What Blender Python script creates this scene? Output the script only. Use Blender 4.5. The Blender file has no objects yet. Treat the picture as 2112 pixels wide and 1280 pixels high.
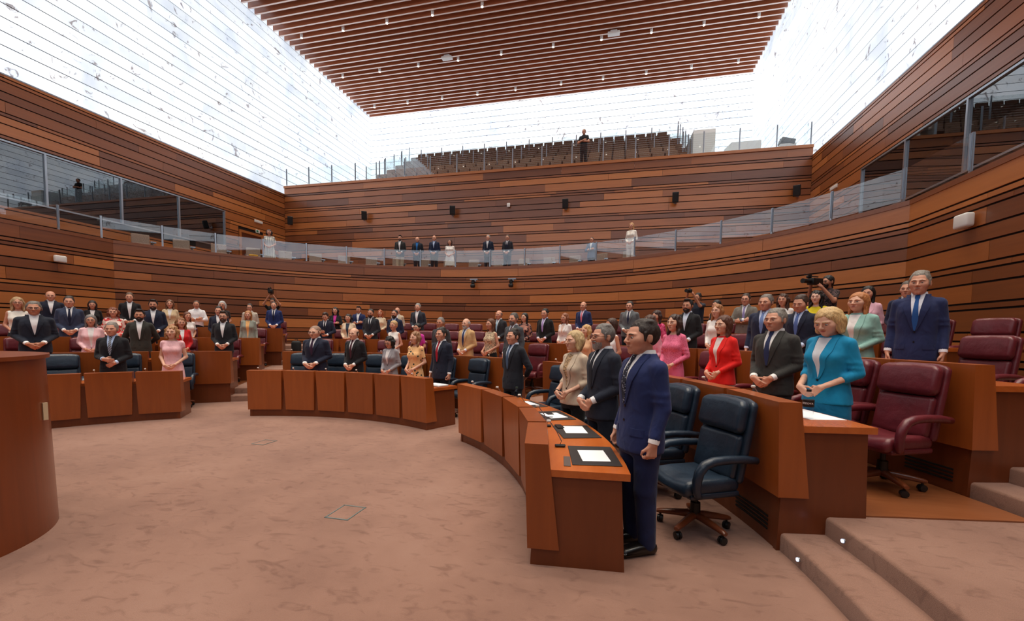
import bpy, math, random
import numpy as np
from mathutils import Vector, Matrix
PI = math.pi
SC = bpy.context.scene
COL = SC.collection

# ------------------------------------------------------------------ camera
cam_d = bpy.data.cameras.new('camera'); cam = bpy.data.objects.new('camera', cam_d); COL.objects.link(cam)
cam_d.sensor_width = 36.0; cam_d.sensor_fit = 'HORIZONTAL'
cam_d.lens = 871.76 / 2112 * 36
cam_d.shift_y = (741.15 - 640) / 2112
cam_d.clip_start = .05; cam_d.clip_end = 200
def _rot(a):
    cx, sx = math.cos(a[0]), math.sin(a[0]); cy, sy = math.cos(a[1]), math.sin(a[1]); cz, sz = math.cos(a[2]), math.sin(a[2])
    Rx = np.array([[1,0,0],[0,cx,-sx],[0,sx,cx]]); Ry = np.array([[cy,0,sy],[0,1,0],[-sy,0,cy]]); Rz = np.array([[cz,-sz,0],[sz,cz,0],[0,0,1]])
    return Rz @ Rx @ Ry
_R = _rot((0.0604, 0.2346, 0.0142))
_M = np.stack([_R[:,0], _R[:,2], -_R[:,1]], 1)
cam.matrix_world = Matrix(((_M[0][0], -_M[1][0], -_M[2][0], 0), (_M[0][1], -_M[1][1], -_M[2][1], 0), (_M[0][2], -_M[1][2], -_M[2][2], 1.65), (0,0,0,1)))
SC.camera = cam
# ------------------------------------------------------------------ world, exposure
wd = bpy.data.worlds.new('world'); SC.world = wd; wd.use_nodes = True
wd.node_tree.nodes['Background'].inputs[0].default_value = (.8, .9, 1, 1)
wd.node_tree.nodes['Background'].inputs[1].default_value = .35
SC.view_settings.view_transform = 'Standard'; SC.view_settings.look = 'None'
SC.view_settings.exposure = 0.0; SC.view_settings.gamma = 1.0
try: SC.view_settings.use_curve_mapping = False
except Exception: pass
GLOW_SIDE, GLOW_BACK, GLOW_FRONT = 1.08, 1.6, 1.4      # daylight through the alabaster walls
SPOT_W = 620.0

# ------------------------------------------------------------------ helpers
def lin(c):
    return tuple(((v/255)/12.92 if v/255 <= .04045 else ((v/255+.055)/1.055)**2.4) for v in c) + (1.0,)
MATS = {}
def nt(name):
    m = bpy.data.materials.new(name); m.use_nodes = True
    t = m.node_tree; b = t.nodes['Principled BSDF']
    return m, t, b
def N(t, typ, **kw):
    n = t.nodes.new(typ)
    for k, v in kw.items(): setattr(n, k, v)
    return n
def plain(name, rgb, rough=.5, metal=0.0, spec=.5, coat=0.0, emit=0.0):
    if name in MATS: return MATS[name]
    m, t, b = nt(name)
    b.inputs['Base Color'].default_value = lin(rgb); b.inputs['Roughness'].default_value = rough
    b.inputs['Metallic'].default_value = metal; b.inputs['Specular IOR Level'].default_value = spec
    b.inputs['Coat Weight'].default_value = coat
    if emit: b.inputs['Emission Color'].default_value = lin(rgb); b.inputs['Emission Strength'].default_value = emit
    MATS[name] = m; return m
def ramp(t, stops, fac):
    r = N(t, 'ShaderNodeValToRGB'); e = r.color_ramp.elements
    e[0].position, e[0].color = stops[0][0], lin(stops[0][1]); e[1].position, e[1].color = stops[-1][0], lin(stops[-1][1])
    for p, c in stops[1:-1]:
        x = e.new(p); x.color = lin(c)
    t.links.new(fac, r.inputs[0]); return r
def wood(name, stops, scale=(1.2, 14, 14), rough=.32, coat=.15, rnd=.75, spec=.5):
    """grain stretched along one local axis; each object takes its own tone"""
    if name in MATS: return MATS[name]
    m, t, b = nt(name); L = t.links.new
    tc = N(t, 'ShaderNodeTexCoord'); mp = N(t, 'ShaderNodeMapping'); mp.inputs['Scale'].default_value = scale
    oi = N(t, 'ShaderNodeObjectInfo')
    L(tc.outputs['Object'], mp.inputs['Vector'])
    ml = N(t, 'ShaderNodeMath', operation='MULTIPLY'); ml.inputs[1].default_value = 37.0; L(oi.outputs['Random'], ml.inputs[0])
    n1 = N(t, 'ShaderNodeTexNoise', noise_dimensions='4D'); n1.inputs['Scale'].default_value = 1.6; n1.inputs['Detail'].default_value = 5; n1.inputs['Distortion'].default_value = .6
    L(mp.outputs[0], n1.inputs['Vector']); L(ml.outputs[0], n1.inputs['W'])
    a = N(t, 'ShaderNodeMath', operation='MULTIPLY_ADD'); a.inputs[1].default_value = rnd; L(oi.outputs['Random'], a.inputs[0])
    s = N(t, 'ShaderNodeMath', operation='MULTIPLY'); s.inputs[1].default_value = 1 - rnd; L(n1.outputs[0], s.inputs[0]); L(s.outputs[0], a.inputs[2])
    r = ramp(t, stops, a.outputs[0]); L(r.outputs[0], b.inputs['Base Color'])
    b.inputs['Roughness'].default_value = rough; b.inputs['Coat Weight'].default_value = coat; b.inputs['Coat Roughness'].default_value = .24
    b.inputs['Specular IOR Level'].default_value = spec
    MATS[name] = m; return m
def noisy(name, c1, c2, scale, rough=.9, bump=0.0, detail=4, bscale=None, spec=.2):
    if name in MATS: return MATS[name]
    m, t, b = nt(name); L = t.links.new
    tc = N(t, 'ShaderNodeTexCoord')
    n1 = N(t, 'ShaderNodeTexNoise'); n1.inputs['Scale'].default_value = scale; n1.inputs['Detail'].default_value = detail
    L(tc.outputs['Object'], n1.inputs['Vector'])
    r = ramp(t, [(.3, c1), (.7, c2)], n1.outputs[0]); L(r.outputs[0], b.inputs['Base Color'])
    b.inputs['Roughness'].default_value = rough; b.inputs['Specular IOR Level'].default_value = spec
    if bump:
        n2 = N(t, 'ShaderNodeTexNoise'); n2.inputs['Scale'].default_value = bscale or scale*4; n2.inputs['Detail'].default_value = 3
        L(tc.outputs['Object'], n2.inputs['Vector'])
        bp = N(t, 'ShaderNodeBump'); bp.inputs['Strength'].default_value = bump; bp.inputs['Distance'].default_value = .02
        L(n2.outputs[0], bp.inputs['Height']); L(bp.outputs[0], b.inputs['Normal'])
    MATS[name] = m; return m

class MB:
    def __init__(s): s.v = []; s.f = []; s.m = []
    def add(s, vs, fs, mi=0):
        o = len(s.v); s.v += [tuple(map(float, p)) for p in vs]; s.f += [tuple(i+o for i in f) for f in fs]; s.m += [mi]*len(fs); return s
    def box(s, c, d, mi=0, M=None):
        x, y, z = d[0]/2, d[1]/2, d[2]/2
        vs = [Vector((i*x, j*y, k*z)) for k in (-1, 1) for j in (-1, 1) for i in (-1, 1)]
        if M is not None: vs = [M @ p for p in vs]
        vs = [p + Vector(c) for p in vs]
        return s.add(vs, [(0,2,3,1),(4,5,7,6),(0,1,5,4),(2,6,7,3),(0,4,6,2),(1,3,7,5)], mi)
    def hexa(s, p, mi=0):   # 8 points: bottom 4 ccw, top 4 ccw
        return s.add(p, [(3,2,1,0),(4,5,6,7),(0,1,5,4),(1,2,6,5),(2,3,7,6),(3,0,4,7)], mi)
    def rbox(s, c, d, r, n=3, mi=0, M=None, fn=None):
        """rounded box"""
        h = [d[0]/2, d[1]/2, d[2]/2]; r = min(r, *[q*.999 for q in h])
        def axis(hh):
            e = [-hh + r*(1-math.cos(PI/2*i/n)) for i in range(n)]
            inner = max(1, int(round((2*hh-2*r)/max(.06, r*2.2))))
            mid = [-hh + r + (2*hh-2*r)*i/inner for i in range(inner+1)]
            return e + mid + [-q for q in e[::-1]]
        ax = [axis(q) for q in h]
        def P(q):
            cc = [max(-(h[i]-r), min(h[i]-r, q[i])) for i in range(3)]
            dv = Vector([q[i]-cc[i] for i in range(3)])
            if dv.length > 1e-9: dv = dv.normalized()*r
            p = Vector(cc) + dv
            if fn: p = Vector(fn(p))
            if M is not None: p = M @ p
            return p + Vector(c)
        idx = {}; vs = []; fs = []
        def vid(i, j, k):
            key = (i, j, k)
            if key not in idx:
                idx[key] = len(vs); vs.append(P((ax[0][i], ax[1][j], ax[2][k])))
            return idx[key]
        n0, n1, n2 = len(ax[0])-1, len(ax[1])-1, len(ax[2])-1
        for i in range(n0):
            for j in range(n1):
                fs.append((vid(i,j,0), vid(i,j+1,0), vid(i+1,j+1,0), vid(i+1,j,0)))
                fs.append((vid(i,j,n2), vid(i+1,j,n2), vid(i+1,j+1,n2), vid(i,j+1,n2)))
        for i in range(n0):
            for k in range(n2):
                fs.append((vid(i,0,k), vid(i+1,0,k), vid(i+1,0,k+1), vid(i,0,k+1)))
                fs.append((vid(i,n1,k), vid(i,n1,k+1), vid(i+1,n1,k+1), vid(i+1,n1,k)))
        for j in range(n1):
            for k in range(n2):
                fs.append((vid(0,j,k), vid(0,j,k+1), vid(0,j+1,k+1), vid(0,j+1,k)))
                fs.append((vid(n0,j,k), vid(n0,j+1,k), vid(n0,j+1,k+1), vid(n0,j,k+1)))
        return s.add(vs, fs, mi)
    def tube(s, pts, rs, n=8, mi=0, sq=None, cap=True, up=(0,0,1)):
        """swept section; sq = flattening factor along the frame's second axis"""
        pts = [Vector(p) for p in pts]
        if not hasattr(rs, '__len__'): rs = [rs]*len(pts)
        rings = []
        for i, p in enumerate(pts):
            d = (pts[min(i+1, len(pts)-1)] - pts[max(i-1, 0)]).normalized()
            u = Vector(up)
            if abs(d.dot(u)) > .98: u = Vector((1,0,0))
            a = d.cross(u).normalized(); b = a.cross(d)
            rings.append([p + a*math.cos(2*PI*k/n)*rs[i] + b*math.sin(2*PI*k/n)*rs[i]*(sq or 1) for k in range(n)])
        vs = [q for r in rings for q in r]; fs = []
        for i in range(len(pts)-1):
            for k in range(n):
                fs.append((i*n+k, i*n+(k+1)%n, (i+1)*n+(k+1)%n, (i+1)*n+k))
        if cap:
            fs.append(tuple(range(n))[::-1]); fs.append(tuple((len(pts)-1)*n+k for k in range(n)))
        return s.add(vs, fs, mi)
    def lathe(s, prof, c=(0,0,0), n=16, mi=0):
        vs = []; fs = []
        for r, z in prof:
            vs += [(c[0]+r*math.cos(2*PI*k/n), c[1]+r*math.sin(2*PI*k/n), c[2]+z) for k in range(n)]
        for i in range(len(prof)-1):
            for k in range(n):
                fs.append((i*n+k, i*n+(k+1)%n, (i+1)*n+(k+1)%n, (i+1)*n+k))
        fs.append(tuple(range(n))[::-1]); fs.append(tuple((len(prof)-1)*n+k for k in range(n)))
        return s.add(vs, fs, mi)
    def arc(s, c, r0, r1, z0, z1, a0, a1, step=2.5, mi=0):
        """ring sector prism, angles in degrees; r0, r1 may be (bottom, top) pairs"""
        r0b, r0t = r0 if hasattr(r0, '__len__') else (r0, r0); r1b, r1t = r1 if hasattr(r1, '__len__') else (r1, r1)
        n = max(1, int(math.ceil(abs(a1-a0)/step))); vs = []; fs = []
        for i in range(n+1):
            a = math.radians(a0 + (a1-a0)*i/n); ca, sa = math.cos(a), math.sin(a)
            for r, z in ((r0b, z0), (r1b, z0), (r1t, z1), (r0t, z1)):
                vs.append((c[0]+r*ca, c[1]+r*sa, z))
        for i in range(n):
            o = i*4; q = o+4
            for k in range(4):
                fs.append((o+k, o+(k+1)%4, q+(k+1)%4, q+k))
        fs.append((3,2,1,0)); fs.append(tuple(n*4+k for k in range(4)))
        return s.add(vs, fs, mi)
    def mesh(s, name, mats, smooth=False, sharp=40):
        me = bpy.data.meshes.new(name); me.from_pydata(s.v, [], s.f); me.update()
        for m in (mats if isinstance(mats, (list, tuple)) else [mats]): me.materials.append(m)
        if len(set(s.m)) > 1: me.polygons.foreach_set('material_index', s.m)
        if smooth:
            me.polygons.foreach_set('use_smooth', [True]*len(me.polygons))
            if sharp: me.set_sharp_from_angle(angle=math.radians(sharp))
        return me
    def build(s, name, mats, parent=None, smooth=False, sharp=40, loc=None, M=None):
        return link(name, s.mesh(name, mats, smooth, sharp), parent, loc, M)
def link(name, data, parent=None, loc=None, M=None):
    o = bpy.data.objects.new(name, data); COL.objects.link(o)
    if parent is not None: o.parent = parent
    if M is not None: o.matrix_basis = M
    if loc is not None: o.location = loc
    return o
def tag(o, label, cat, group=None):
    o['label'] = label; o['category'] = cat
    if group: o['group'] = group
    return o
def struct(o): o['kind'] = 'structure'; return o
def empty(name, loc=(0,0,0), rz=0.0):
    o = link(name, None, None, loc); o.rotation_euler = (0, 0, rz); o.empty_display_size = .2; return o
ORD = ['zeroth','first','second','third','fourth','fifth','sixth','seventh','eighth','ninth','tenth','eleventh','twelfth','thirteenth','fourteenth','fifteenth','sixteenth','seventeenth','eighteenth','nineteenth','twentieth','twenty-first','twenty-second','twenty-third','twenty-fourth','twenty-fifth','twenty-sixth','twenty-seventh','twenty-eighth']

# ------------------------------------------------------------------ materials
W_WALL = wood('wall_wood', [(.0, (98,53,28)), (.3, (131,73,36)), (.6, (164,95,46)), (.85, (192,118,60)), (1, (206,132,74))], (.5, 9, 9), .36, .5, .72)
W_SLAT = wood('slat_wood', [(.0, (148,84,54)), (1, (196,118,80))], (.4, 8, 8), .26, .45, .6)
W_EDGE_LIT = wood('slat_edge_lit', [(.0, (232,206,196)), (1, (246,226,218))], (.4, 8, 8), .3, .3, .5)  # slat undersides: light off the bright walls put into a paler colour
W_DESK = wood('desk_veneer', [(.0, (122,58,22)), (.35, (142,71,28)), (.7, (162,84,34)), (1, (176,97,44))], (9, 9, .7), .3, .2, .45)
W_TOP = wood('worktop_veneer', [(.0, (158,74,26)), (.5, (184,94,38)), (1, (206,116,52))], (8, 2, 8), .24, .3, .3)
W_BASE = wood('plinth_veneer', [(.0, (88,40,17)), (.5, (110,53,23)), (1, (126,64,30))], (10, 10, .7), .35, .15, .4)
W_FLOOR = wood('floor_planks', [(.0, (96,52,28)), (.5, (130,74,42)), (1, (158,98,60))], (1, 16, 1), .3, .3, .3)
W_DARK = wood('leg_wood', [(.0, (84,40,20)), (1, (130,66,34))], (6, 6, 2), .3, .3, .4)
GROOVE = plain('dark_groove', (22,12,9), .9)
METAL = plain('brushed_metal', (176,182,190), .32, .9)
DARKMETAL = plain('dark_metal', (46,58,66), .35, .8)
BLACK = plain('black_plastic', (18,18,19), .45)
WHITE = plain('white_plastic', (232,230,226), .45)
PAPER = plain('paper', (244,244,246), .8)
PADM = plain('desk_pad_leather', (44,38,38), .55)
def carpet():
    m, t, b = nt('carpet'); L = t.links.new
    tc = N(t, 'ShaderNodeTexCoord')
    n1 = N(t, 'ShaderNodeTexNoise'); n1.inputs['Scale'].default_value = .9; n1.inputs['Detail'].default_value = 6; n1.inputs['Roughness'].default_value = .62
    L(tc.outputs['Object'], n1.inputs['Vector'])
    mp = N(t, 'ShaderNodeMapping'); mp.inputs['Scale'].default_value = (4.5, 9.0, 6); mp.inputs['Rotation'].default_value = (0, 0, .5); L(tc.outputs['Object'], mp.inputs['Vector'])
    n2 = N(t, 'ShaderNodeTexNoise'); n2.inputs['Scale'].default_value = 1.3; n2.inputs['Detail'].default_value = 5; n2.inputs['Distortion'].default_value = 1.2; L(mp.outputs[0], n2.inputs['Vector'])
    n3 = N(t, 'ShaderNodeTexNoise'); n3.inputs['Scale'].default_value = 260; n3.inputs['Detail'].default_value = 2; L(tc.outputs['Object'], n3.inputs['Vector'])
    r1 = ramp(t, [(.3, (134,98,83)), (.55, (153,115,98)), (.75, (162,125,108))], n1.outputs[0])
    r2 = ramp(t, [(.30, (214,206,203)), (.46, (255,255,255))], n2.outputs[0])
    r3 = ramp(t, [(.3, (206,206,206)), (.7, (255,255,255))], n3.outputs[0])
    m1 = N(t, 'ShaderNodeMix', data_type='RGBA', blend_type='MULTIPLY'); m1.inputs[0].default_value = .8
    L(r1.outputs[0], m1.inputs[6]); L(r2.outputs[0], m1.inputs[7])
    m2 = N(t, 'ShaderNodeMix', data_type='RGBA', blend_type='MULTIPLY'); m2.inputs[0].default_value = .7
    L(m1.outputs[2], m2.inputs[6]); L(r3.outputs[0], m2.inputs[7])
    L(m2.outputs[2], b.inputs['Base Color']); b.inputs['Roughness'].default_value = .95; b.inputs['Specular IOR Level'].default_value = .1
    b.inputs['Sheen Weight'].default_value = .25
    bp = N(t, 'ShaderNodeBump'); bp.inputs['Strength'].default_value = .35; bp.inputs['Distance'].default_value = .01; L(n3.outputs[0], bp.inputs['Height']); L(bp.outputs[0], b.inputs['Normal'])
    return m
CARPET = carpet()
def leather(name, c1, c2):
    m, t, b = nt(name); L = t.links.new
    tc = N(t, 'ShaderNodeTexCoord'); n1 = N(t, 'ShaderNodeTexNoise'); n1.inputs['Scale'].default_value = 5; n1.inputs['Detail'].default_value = 4; L(tc.outputs['Object'], n1.inputs['Vector'])
    r = ramp(t, [(.3, c1), (.7, c2)], n1.outputs[0]); L(r.outputs[0], b.inputs['Base Color'])
    v = N(t, 'ShaderNodeTexVoronoi'); v.inputs['Scale'].default_value = 160; L(tc.outputs['Object'], v.inputs['Vector'])
    n2 = N(t, 'ShaderNodeTexNoise'); n2.inputs['Scale'].default_value = 14; n2.inputs['Detail'].default_value = 2; L(tc.outputs['Object'], n2.inputs['Vector'])
    ad = N(t, 'ShaderNodeMath', operation='MULTIPLY_ADD'); ad.inputs[1].default_value = .12; L(v.outputs['Distance'], ad.inputs[0]); L(n2.outputs[0], ad.inputs[2])
    bp = N(t, 'ShaderNodeBump'); bp.inputs['Strength'].default_value = .22; bp.inputs['Distance'].default_value = .02; L(ad.outputs[0], bp.inputs['Height']); L(bp.outputs[0], b.inputs['Normal'])
    b.inputs['Roughness'].default_value = .36; b.inputs['Specular IOR Level'].default_value = .55
    return m
L_BLUE = leather('blue_leather', (22,35,50), (32,49,66))
L_RED = leather('burgundy_leather', (86,24,32), (108,34,43))
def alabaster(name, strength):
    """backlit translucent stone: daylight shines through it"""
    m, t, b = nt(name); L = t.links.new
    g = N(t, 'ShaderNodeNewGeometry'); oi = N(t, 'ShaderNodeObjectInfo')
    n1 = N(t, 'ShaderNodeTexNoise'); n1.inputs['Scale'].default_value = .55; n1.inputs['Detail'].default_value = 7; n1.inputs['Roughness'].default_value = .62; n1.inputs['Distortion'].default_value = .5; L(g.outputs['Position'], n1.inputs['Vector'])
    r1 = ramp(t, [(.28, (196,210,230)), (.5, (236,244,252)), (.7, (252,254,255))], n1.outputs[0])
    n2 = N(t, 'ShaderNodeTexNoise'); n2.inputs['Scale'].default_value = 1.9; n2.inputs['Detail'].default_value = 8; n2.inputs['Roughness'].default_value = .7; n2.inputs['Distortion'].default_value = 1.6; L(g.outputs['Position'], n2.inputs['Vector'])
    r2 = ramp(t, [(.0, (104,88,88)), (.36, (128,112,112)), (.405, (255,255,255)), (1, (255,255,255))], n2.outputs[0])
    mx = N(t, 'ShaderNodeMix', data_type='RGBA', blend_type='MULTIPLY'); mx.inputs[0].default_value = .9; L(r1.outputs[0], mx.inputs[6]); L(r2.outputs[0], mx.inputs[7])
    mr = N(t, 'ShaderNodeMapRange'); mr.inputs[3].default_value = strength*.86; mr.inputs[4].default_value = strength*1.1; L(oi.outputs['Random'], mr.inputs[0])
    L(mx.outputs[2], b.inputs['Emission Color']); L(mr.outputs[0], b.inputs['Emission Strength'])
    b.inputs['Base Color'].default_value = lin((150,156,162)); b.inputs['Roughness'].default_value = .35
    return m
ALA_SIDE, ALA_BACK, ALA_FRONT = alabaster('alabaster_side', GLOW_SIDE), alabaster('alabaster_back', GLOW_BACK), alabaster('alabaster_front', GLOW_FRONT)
def glass(name, tint, refl_rough=.0, ior=1.5, alpha=.92):
    m = bpy.data.materials.new(name); m.use_nodes = True; t = m.node_tree; t.nodes.clear(); L = t.links.new
    o = N(t, 'ShaderNodeOutputMaterial'); tr = N(t, 'ShaderNodeBsdfTransparent'); tr.inputs[0].default_value = tint
    gl = N(t, 'ShaderNodeBsdfGlossy'); gl.inputs['Roughness'].default_value = refl_rough; gl.inputs['Color'].default_value = (.95,.97,1,1)
    fr0 = N(t, 'ShaderNodeFresnel'); fr0.inputs[0].default_value = ior; ge = N(t, 'ShaderNodeNewGeometry')
    fr = N(t, 'ShaderNodeMath', operation='MULTIPLY'); iv = N(t, 'ShaderNodeMath', operation='SUBTRACT'); iv.inputs[0].default_value = 1.0; L(ge.outputs['Backfacing'], iv.inputs[1]); L(fr0.outputs[0], fr.inputs[0]); L(iv.outputs[0], fr.inputs[1])
    mx = N(t, 'ShaderNodeMixShader'); L(fr.outputs[0], mx.inputs[0]); L(tr.outputs[0], mx.inputs[1]); L(gl.outputs[0], mx.inputs[2]); L(mx.outputs[0], o.inputs[0])
    return m
G_RAIL = glass('railing_glass', (.93,.96,.96,1), 0, 2.1)
G_WIN = glass('window_glass', (.55,.58,.62,1), 0, 2.3)
# ================================================================== STRUCTURE
random.seed(7)
XL, XR, YB, YF, YG = -17.85, 7.75, 20.2, -9.0, 28.8      # side walls, back wall, wall behind the camera, gallery back wall
ZC = 17.25
C0 = (-5.05, 2.49); C1 = (-5.05, 5.67); RD = 12.0; DX = 10.95; KY = 5.67 + math.sqrt(12.0**2-10.95**2)
KA = math.degrees(math.acos(DX/RD))
fl = struct(MB().box(((XL+XR)/2, (YF+YB)/2, -.05), (XR-XL, YB-YF, .1)).build('floor', CARPET))
# --- courses of planks
PAT = [.31, .075, .25, .335, .08, .075, .27, .23, .31, .075, .19, .30, .075, .35, .12, .25, .075, .29, .22, .075]
GAP = .034
def courses(z0, z1, off=0):
    out = []; z = z1; i = off
    while z > z0 + .05:
        h = PAT[i % len(PAT)]; b = max(z0, z-h); out.append((b, z)); z = b - GAP; i += 1
    return out
def plank_mesh(l, h, th=.03):
    return MB().box((0,0,0), (l, th, h)).mesh('plank', W_WALL)
_pc = {}
def flat_planks(parent, p0, p1, z0, z1, off=0, holes=(), lo=2.2, hi=5.2):
    """planks on the vertical plane p0->p1; holes are (u0,u1,z0,z1)"""
    p0 = Vector(p0); p1 = Vector(p1); d = (p1-p0); Ln = d.length; d.normalize(); ang = math.atan2(d.y, d.x)
    for b, t in courses(z0, z1, off):
        cuts = [0.0]; u = random.uniform(.8, hi)
        while u < Ln - .7: cuts.append(u); u += random.uniform(lo, hi)
        cuts.append(Ln)
        for a, e in zip(cuts, cuts[1:]):
            segs = [(a, e)]
            for (h0, h1, hz0, hz1) in holes:
                if t <= hz0 + .05 or b >= hz1 - .05: continue
                ns = []
                for (s, q) in segs:
                    if q <= h0 or s >= h1: ns.append((s, q)); continue
                    if s < h0: ns.append((s, h0))
                    if q > h1: ns.append((h1, q))
                segs = ns
            for s, q in segs:
                if q - s < .12: continue
                l, h = round(q-s-.006, 2), round(t-b, 3); k = (l, h)
                if k not in _pc: _pc[k] = plank_mesh(l, h)
                o = link('plank', _pc[k], parent, p0 + d*((s+q)/2) + Vector((0,0,(b+t)/2))); o.rotation_euler = (0,0,ang)
def wall_back_plane(name, p0, p1, z0, z1, th, nrm):
    p0, p1 = Vector(p0), Vector(p1); d = p1-p0; c = (p0+p1)/2 - Vector(nrm)*(th/2 + .012)
    M = Matrix.Rotation(math.atan2(d.y, d.x), 3, 'Z')
    return struct(MB().box((c.x, c.y, (z0+z1)/2), (d.length, th, z1-z0), M=M).build(name, GROOVE))
wb = wall_back_plane('wall_back', (XL, YB, 0), (XR, YB, 0), 4.2, 9.55, .25, (0,-1,0))
flat_planks(wb, (XL, YB, 0), (XR, YB, 0), 4.3, 9.44)
MB().box(((XL+XR)/2, YB+.1, 9.51), (XR-XL, .34, .12)).build('coping', W_WALL, wb)
WIN = [5.72, 7.86, 10.0, 12.15, 14.29, 16.43]
def side_shell(name, x, nrm, door):
    segs = MB()
    # backing with an opening for the windows
    t = .2; xx = x - nrm*(t/2+.012)
    y0, y1 = YF, YB + .2
    segs.box((xx, (y0+y1)/2, 4.8), (t, y1-y0, 1.4)); segs.box((xx, (y0+y1)/2, 8.17), (t, y1-y0, 1.96))
    segs.box((xx, (y0+WIN[0])/2, 6.345), (t, WIN[0]-y0, 1.69)); segs.box((xx, (WIN[-1]+y1)/2, 6.345), (t, y1-WIN[-1], 1.69))
    w = struct(segs.build(name, GROOVE))
    holes = [(WIN[0]-y0, WIN[-1]-y0, 5.5, 7.19)]
    if door: holes.append((17.15-y0, 18.65-y0, 4.2, 6.55))
    flat_planks(w, (x, 0.5, 0), (x, YB-.02, 0), 4.3, 9.13, 4, [(a-9.5, b-9.5, c, d) for a, b, c, d in holes])
    MB().box((x - nrm*.01, (y0+y1)/2, 9.14), (.06, y1-y0, .035)).build('trim', METAL, w)
    return w
wl = side_shell('wall_left', XL, 1, True); wr = side_shell('wall_right', XR, -1, False)
# --- windows of the booths
for wi, (x, nrm, w) in enumerate(((XL, 1, wl), (XR, -1, wr))):
    win = struct(MB().box((x - nrm*.02, (WIN[0]+WIN[-1])/2, 7.19), (.09, WIN[-1]-WIN[0]+.08, .05)).box((x - nrm*.02, (WIN[0]+WIN[-1])/2, 5.52), (.09, WIN[-1]-WIN[0]+.08, .05)).build('window_%d' % (wi+1), METAL))
    for y in WIN:
        MB().box((x - nrm*.02, y, 6.355), (.09, .055, 1.62)).build('mullion', METAL, win)
    for a, b in zip(WIN, WIN[1:]):
        MB().box((x - nrm*.03, (a+b)/2, 6.355), (.012, b-a-.056, 1.618)).build('pane', G_WIN, win)
    bx = MB(); xo = x - nrm*1.9
    y0, y1 = WIN[0]-.4, WIN[-1]+.4
    bx.box((xo, (y0+y1)/2, 6.3), (.05, y1-y0, 2.6)); bx.box((x-nrm*1.05, (y0+y1)/2, 5.0), (1.7, y1-y0, .05)); bx.box((x-nrm*1.05, (y0+y1)/2, 7.6), (1.7, y1-y0, .05))
    bx.box((x-nrm*1.05, y0, 6.3), (1.7, .05, 2.6)); bx.box((x-nrm*1.05, y1, 6.3), (1.7, .05, 2.6))
    struct(bx.build('wall_booth_%s' % ('left', 'right')[wi], plain('booth_wall', (46,46,52), .8)))
d1 = struct(MB().box((XL-.02, 17.9, 5.35), (.05, 1.25, 2.2)).build('door_1', W_BASE))
MB().box((XL+.02, 17.24, 5.4), (.07, .12, 2.3)).box((XL+.02, 18.56, 5.4), (.07, .12, 2.3)).box((XL+.02, 17.9, 6.49), (.07, 1.2, .12)).build('door_frame', W_WALL, d1)
MB().box((XL+.03, 17.5, 5.35), (.04, .03, .14)).build('door_handle', METAL, d1)
# --- balcony front: curved drum and two straight returns
wd_ = MB(); wd_.arc(C1, RD+.014, RD+.3, .8, 4.42, KA, 180-KA, 2.0)
for sx in (-1, 1): wd_.box((C1[0]+sx*(DX+.157), (KY+YF)/2, 2.6), (.286, KY-YF, 3.64))
drum = struct(wd_.build('wall_drum', GROOVE, None))
cs = courses(.9, 4.43, 3)
_cc = {}
for b, t in cs:
    a = KA; first = True
    while a < 180-KA-.01:
        e = a + random.uniform(11, 25) if not first else a + random.uniform(6, 22)
        first = False
        if e > 180-KA-4: e = 180-KA
        mid = (a+e)/2; w2 = (e-a)/2-.02
        # bent plank built about its own centre
        pc = (C1[0]+RD*math.cos(math.radians(mid)), C1[1]+RD*math.sin(math.radians(mid)))
        n = max(2, int((e-a)/2.0)); m = MB(); vs = []
        for i in range(n+1):
            q = math.radians(90 - w2 + 2*w2*i/n)
            for r, z in ((RD-.015, b), (RD+.012, b), (RD+.012, t), (RD-.015, t)):
                vs.append((r*math.cos(q), r*math.sin(q)-RD, z-(b+t)/2))
        fs = [(0,1,2,3), tuple(n*4+k for k in (3,2,1,0))]
        for i in range(n):
            for k in range(4): fs.append((i*4+k, i*4+4+k, i*4+4+(k+1)%4, i*4+(k+1)%4))
        m.add(vs, fs)
        o = m.build('plank', W_WALL, drum, loc=(pc[0], pc[1], (b+t)/2)); o.rotation_euler = (0,0,math.radians(mid-90))
        a = e
for sx in (-1, 1):
    flat_planks(drum, (C1[0]+sx*DX, 0.5, 0), (C1[0]+sx*DX, KY, 0), .9, 4.43, 3)
cp = MB(); cp.arc(C1, RD-.03, RD+.34, 4.43, 4.53, KA, 180-KA, 2.0)
for sx in (-1, 1): cp.box((C1[0]+sx*(DX+.155), (KY+YF)/2, 4.48), (.37, KY-YF, .1))
cp.build('coping', W_WALL, drum)
# balcony floor
bf = MB(); vs = []; fs = []; n = 60
for i in range(n+1):
    a = math.radians(KA + (180-2*KA)*i/n); vs += [(C1[0]+(RD+.3)*math.cos(a), C1[1]+(RD+.3)*math.sin(a), 4.3), (C1[0]+(RD+.3)*math.cos(a), YB, 4.3)]
for i in range(n): fs.append((2*i, 2*i+1, 2*i+3, 2*i+2))
bf.add(vs, fs)
for sx in (-1, 1): bf.box((C1[0]+sx*(DX+1.05), (YB+YF)/2, 4.25), (1.9, YB-YF, .1))
struct(bf.build('floor_balcony', CARPET))
# --- wall behind the camera
wf = struct(MB().box(((XL+XR)/2, YF-.1, 4.6), (XR-XL, .2, 9.2)).build('wall_front', W_BASE))
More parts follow.
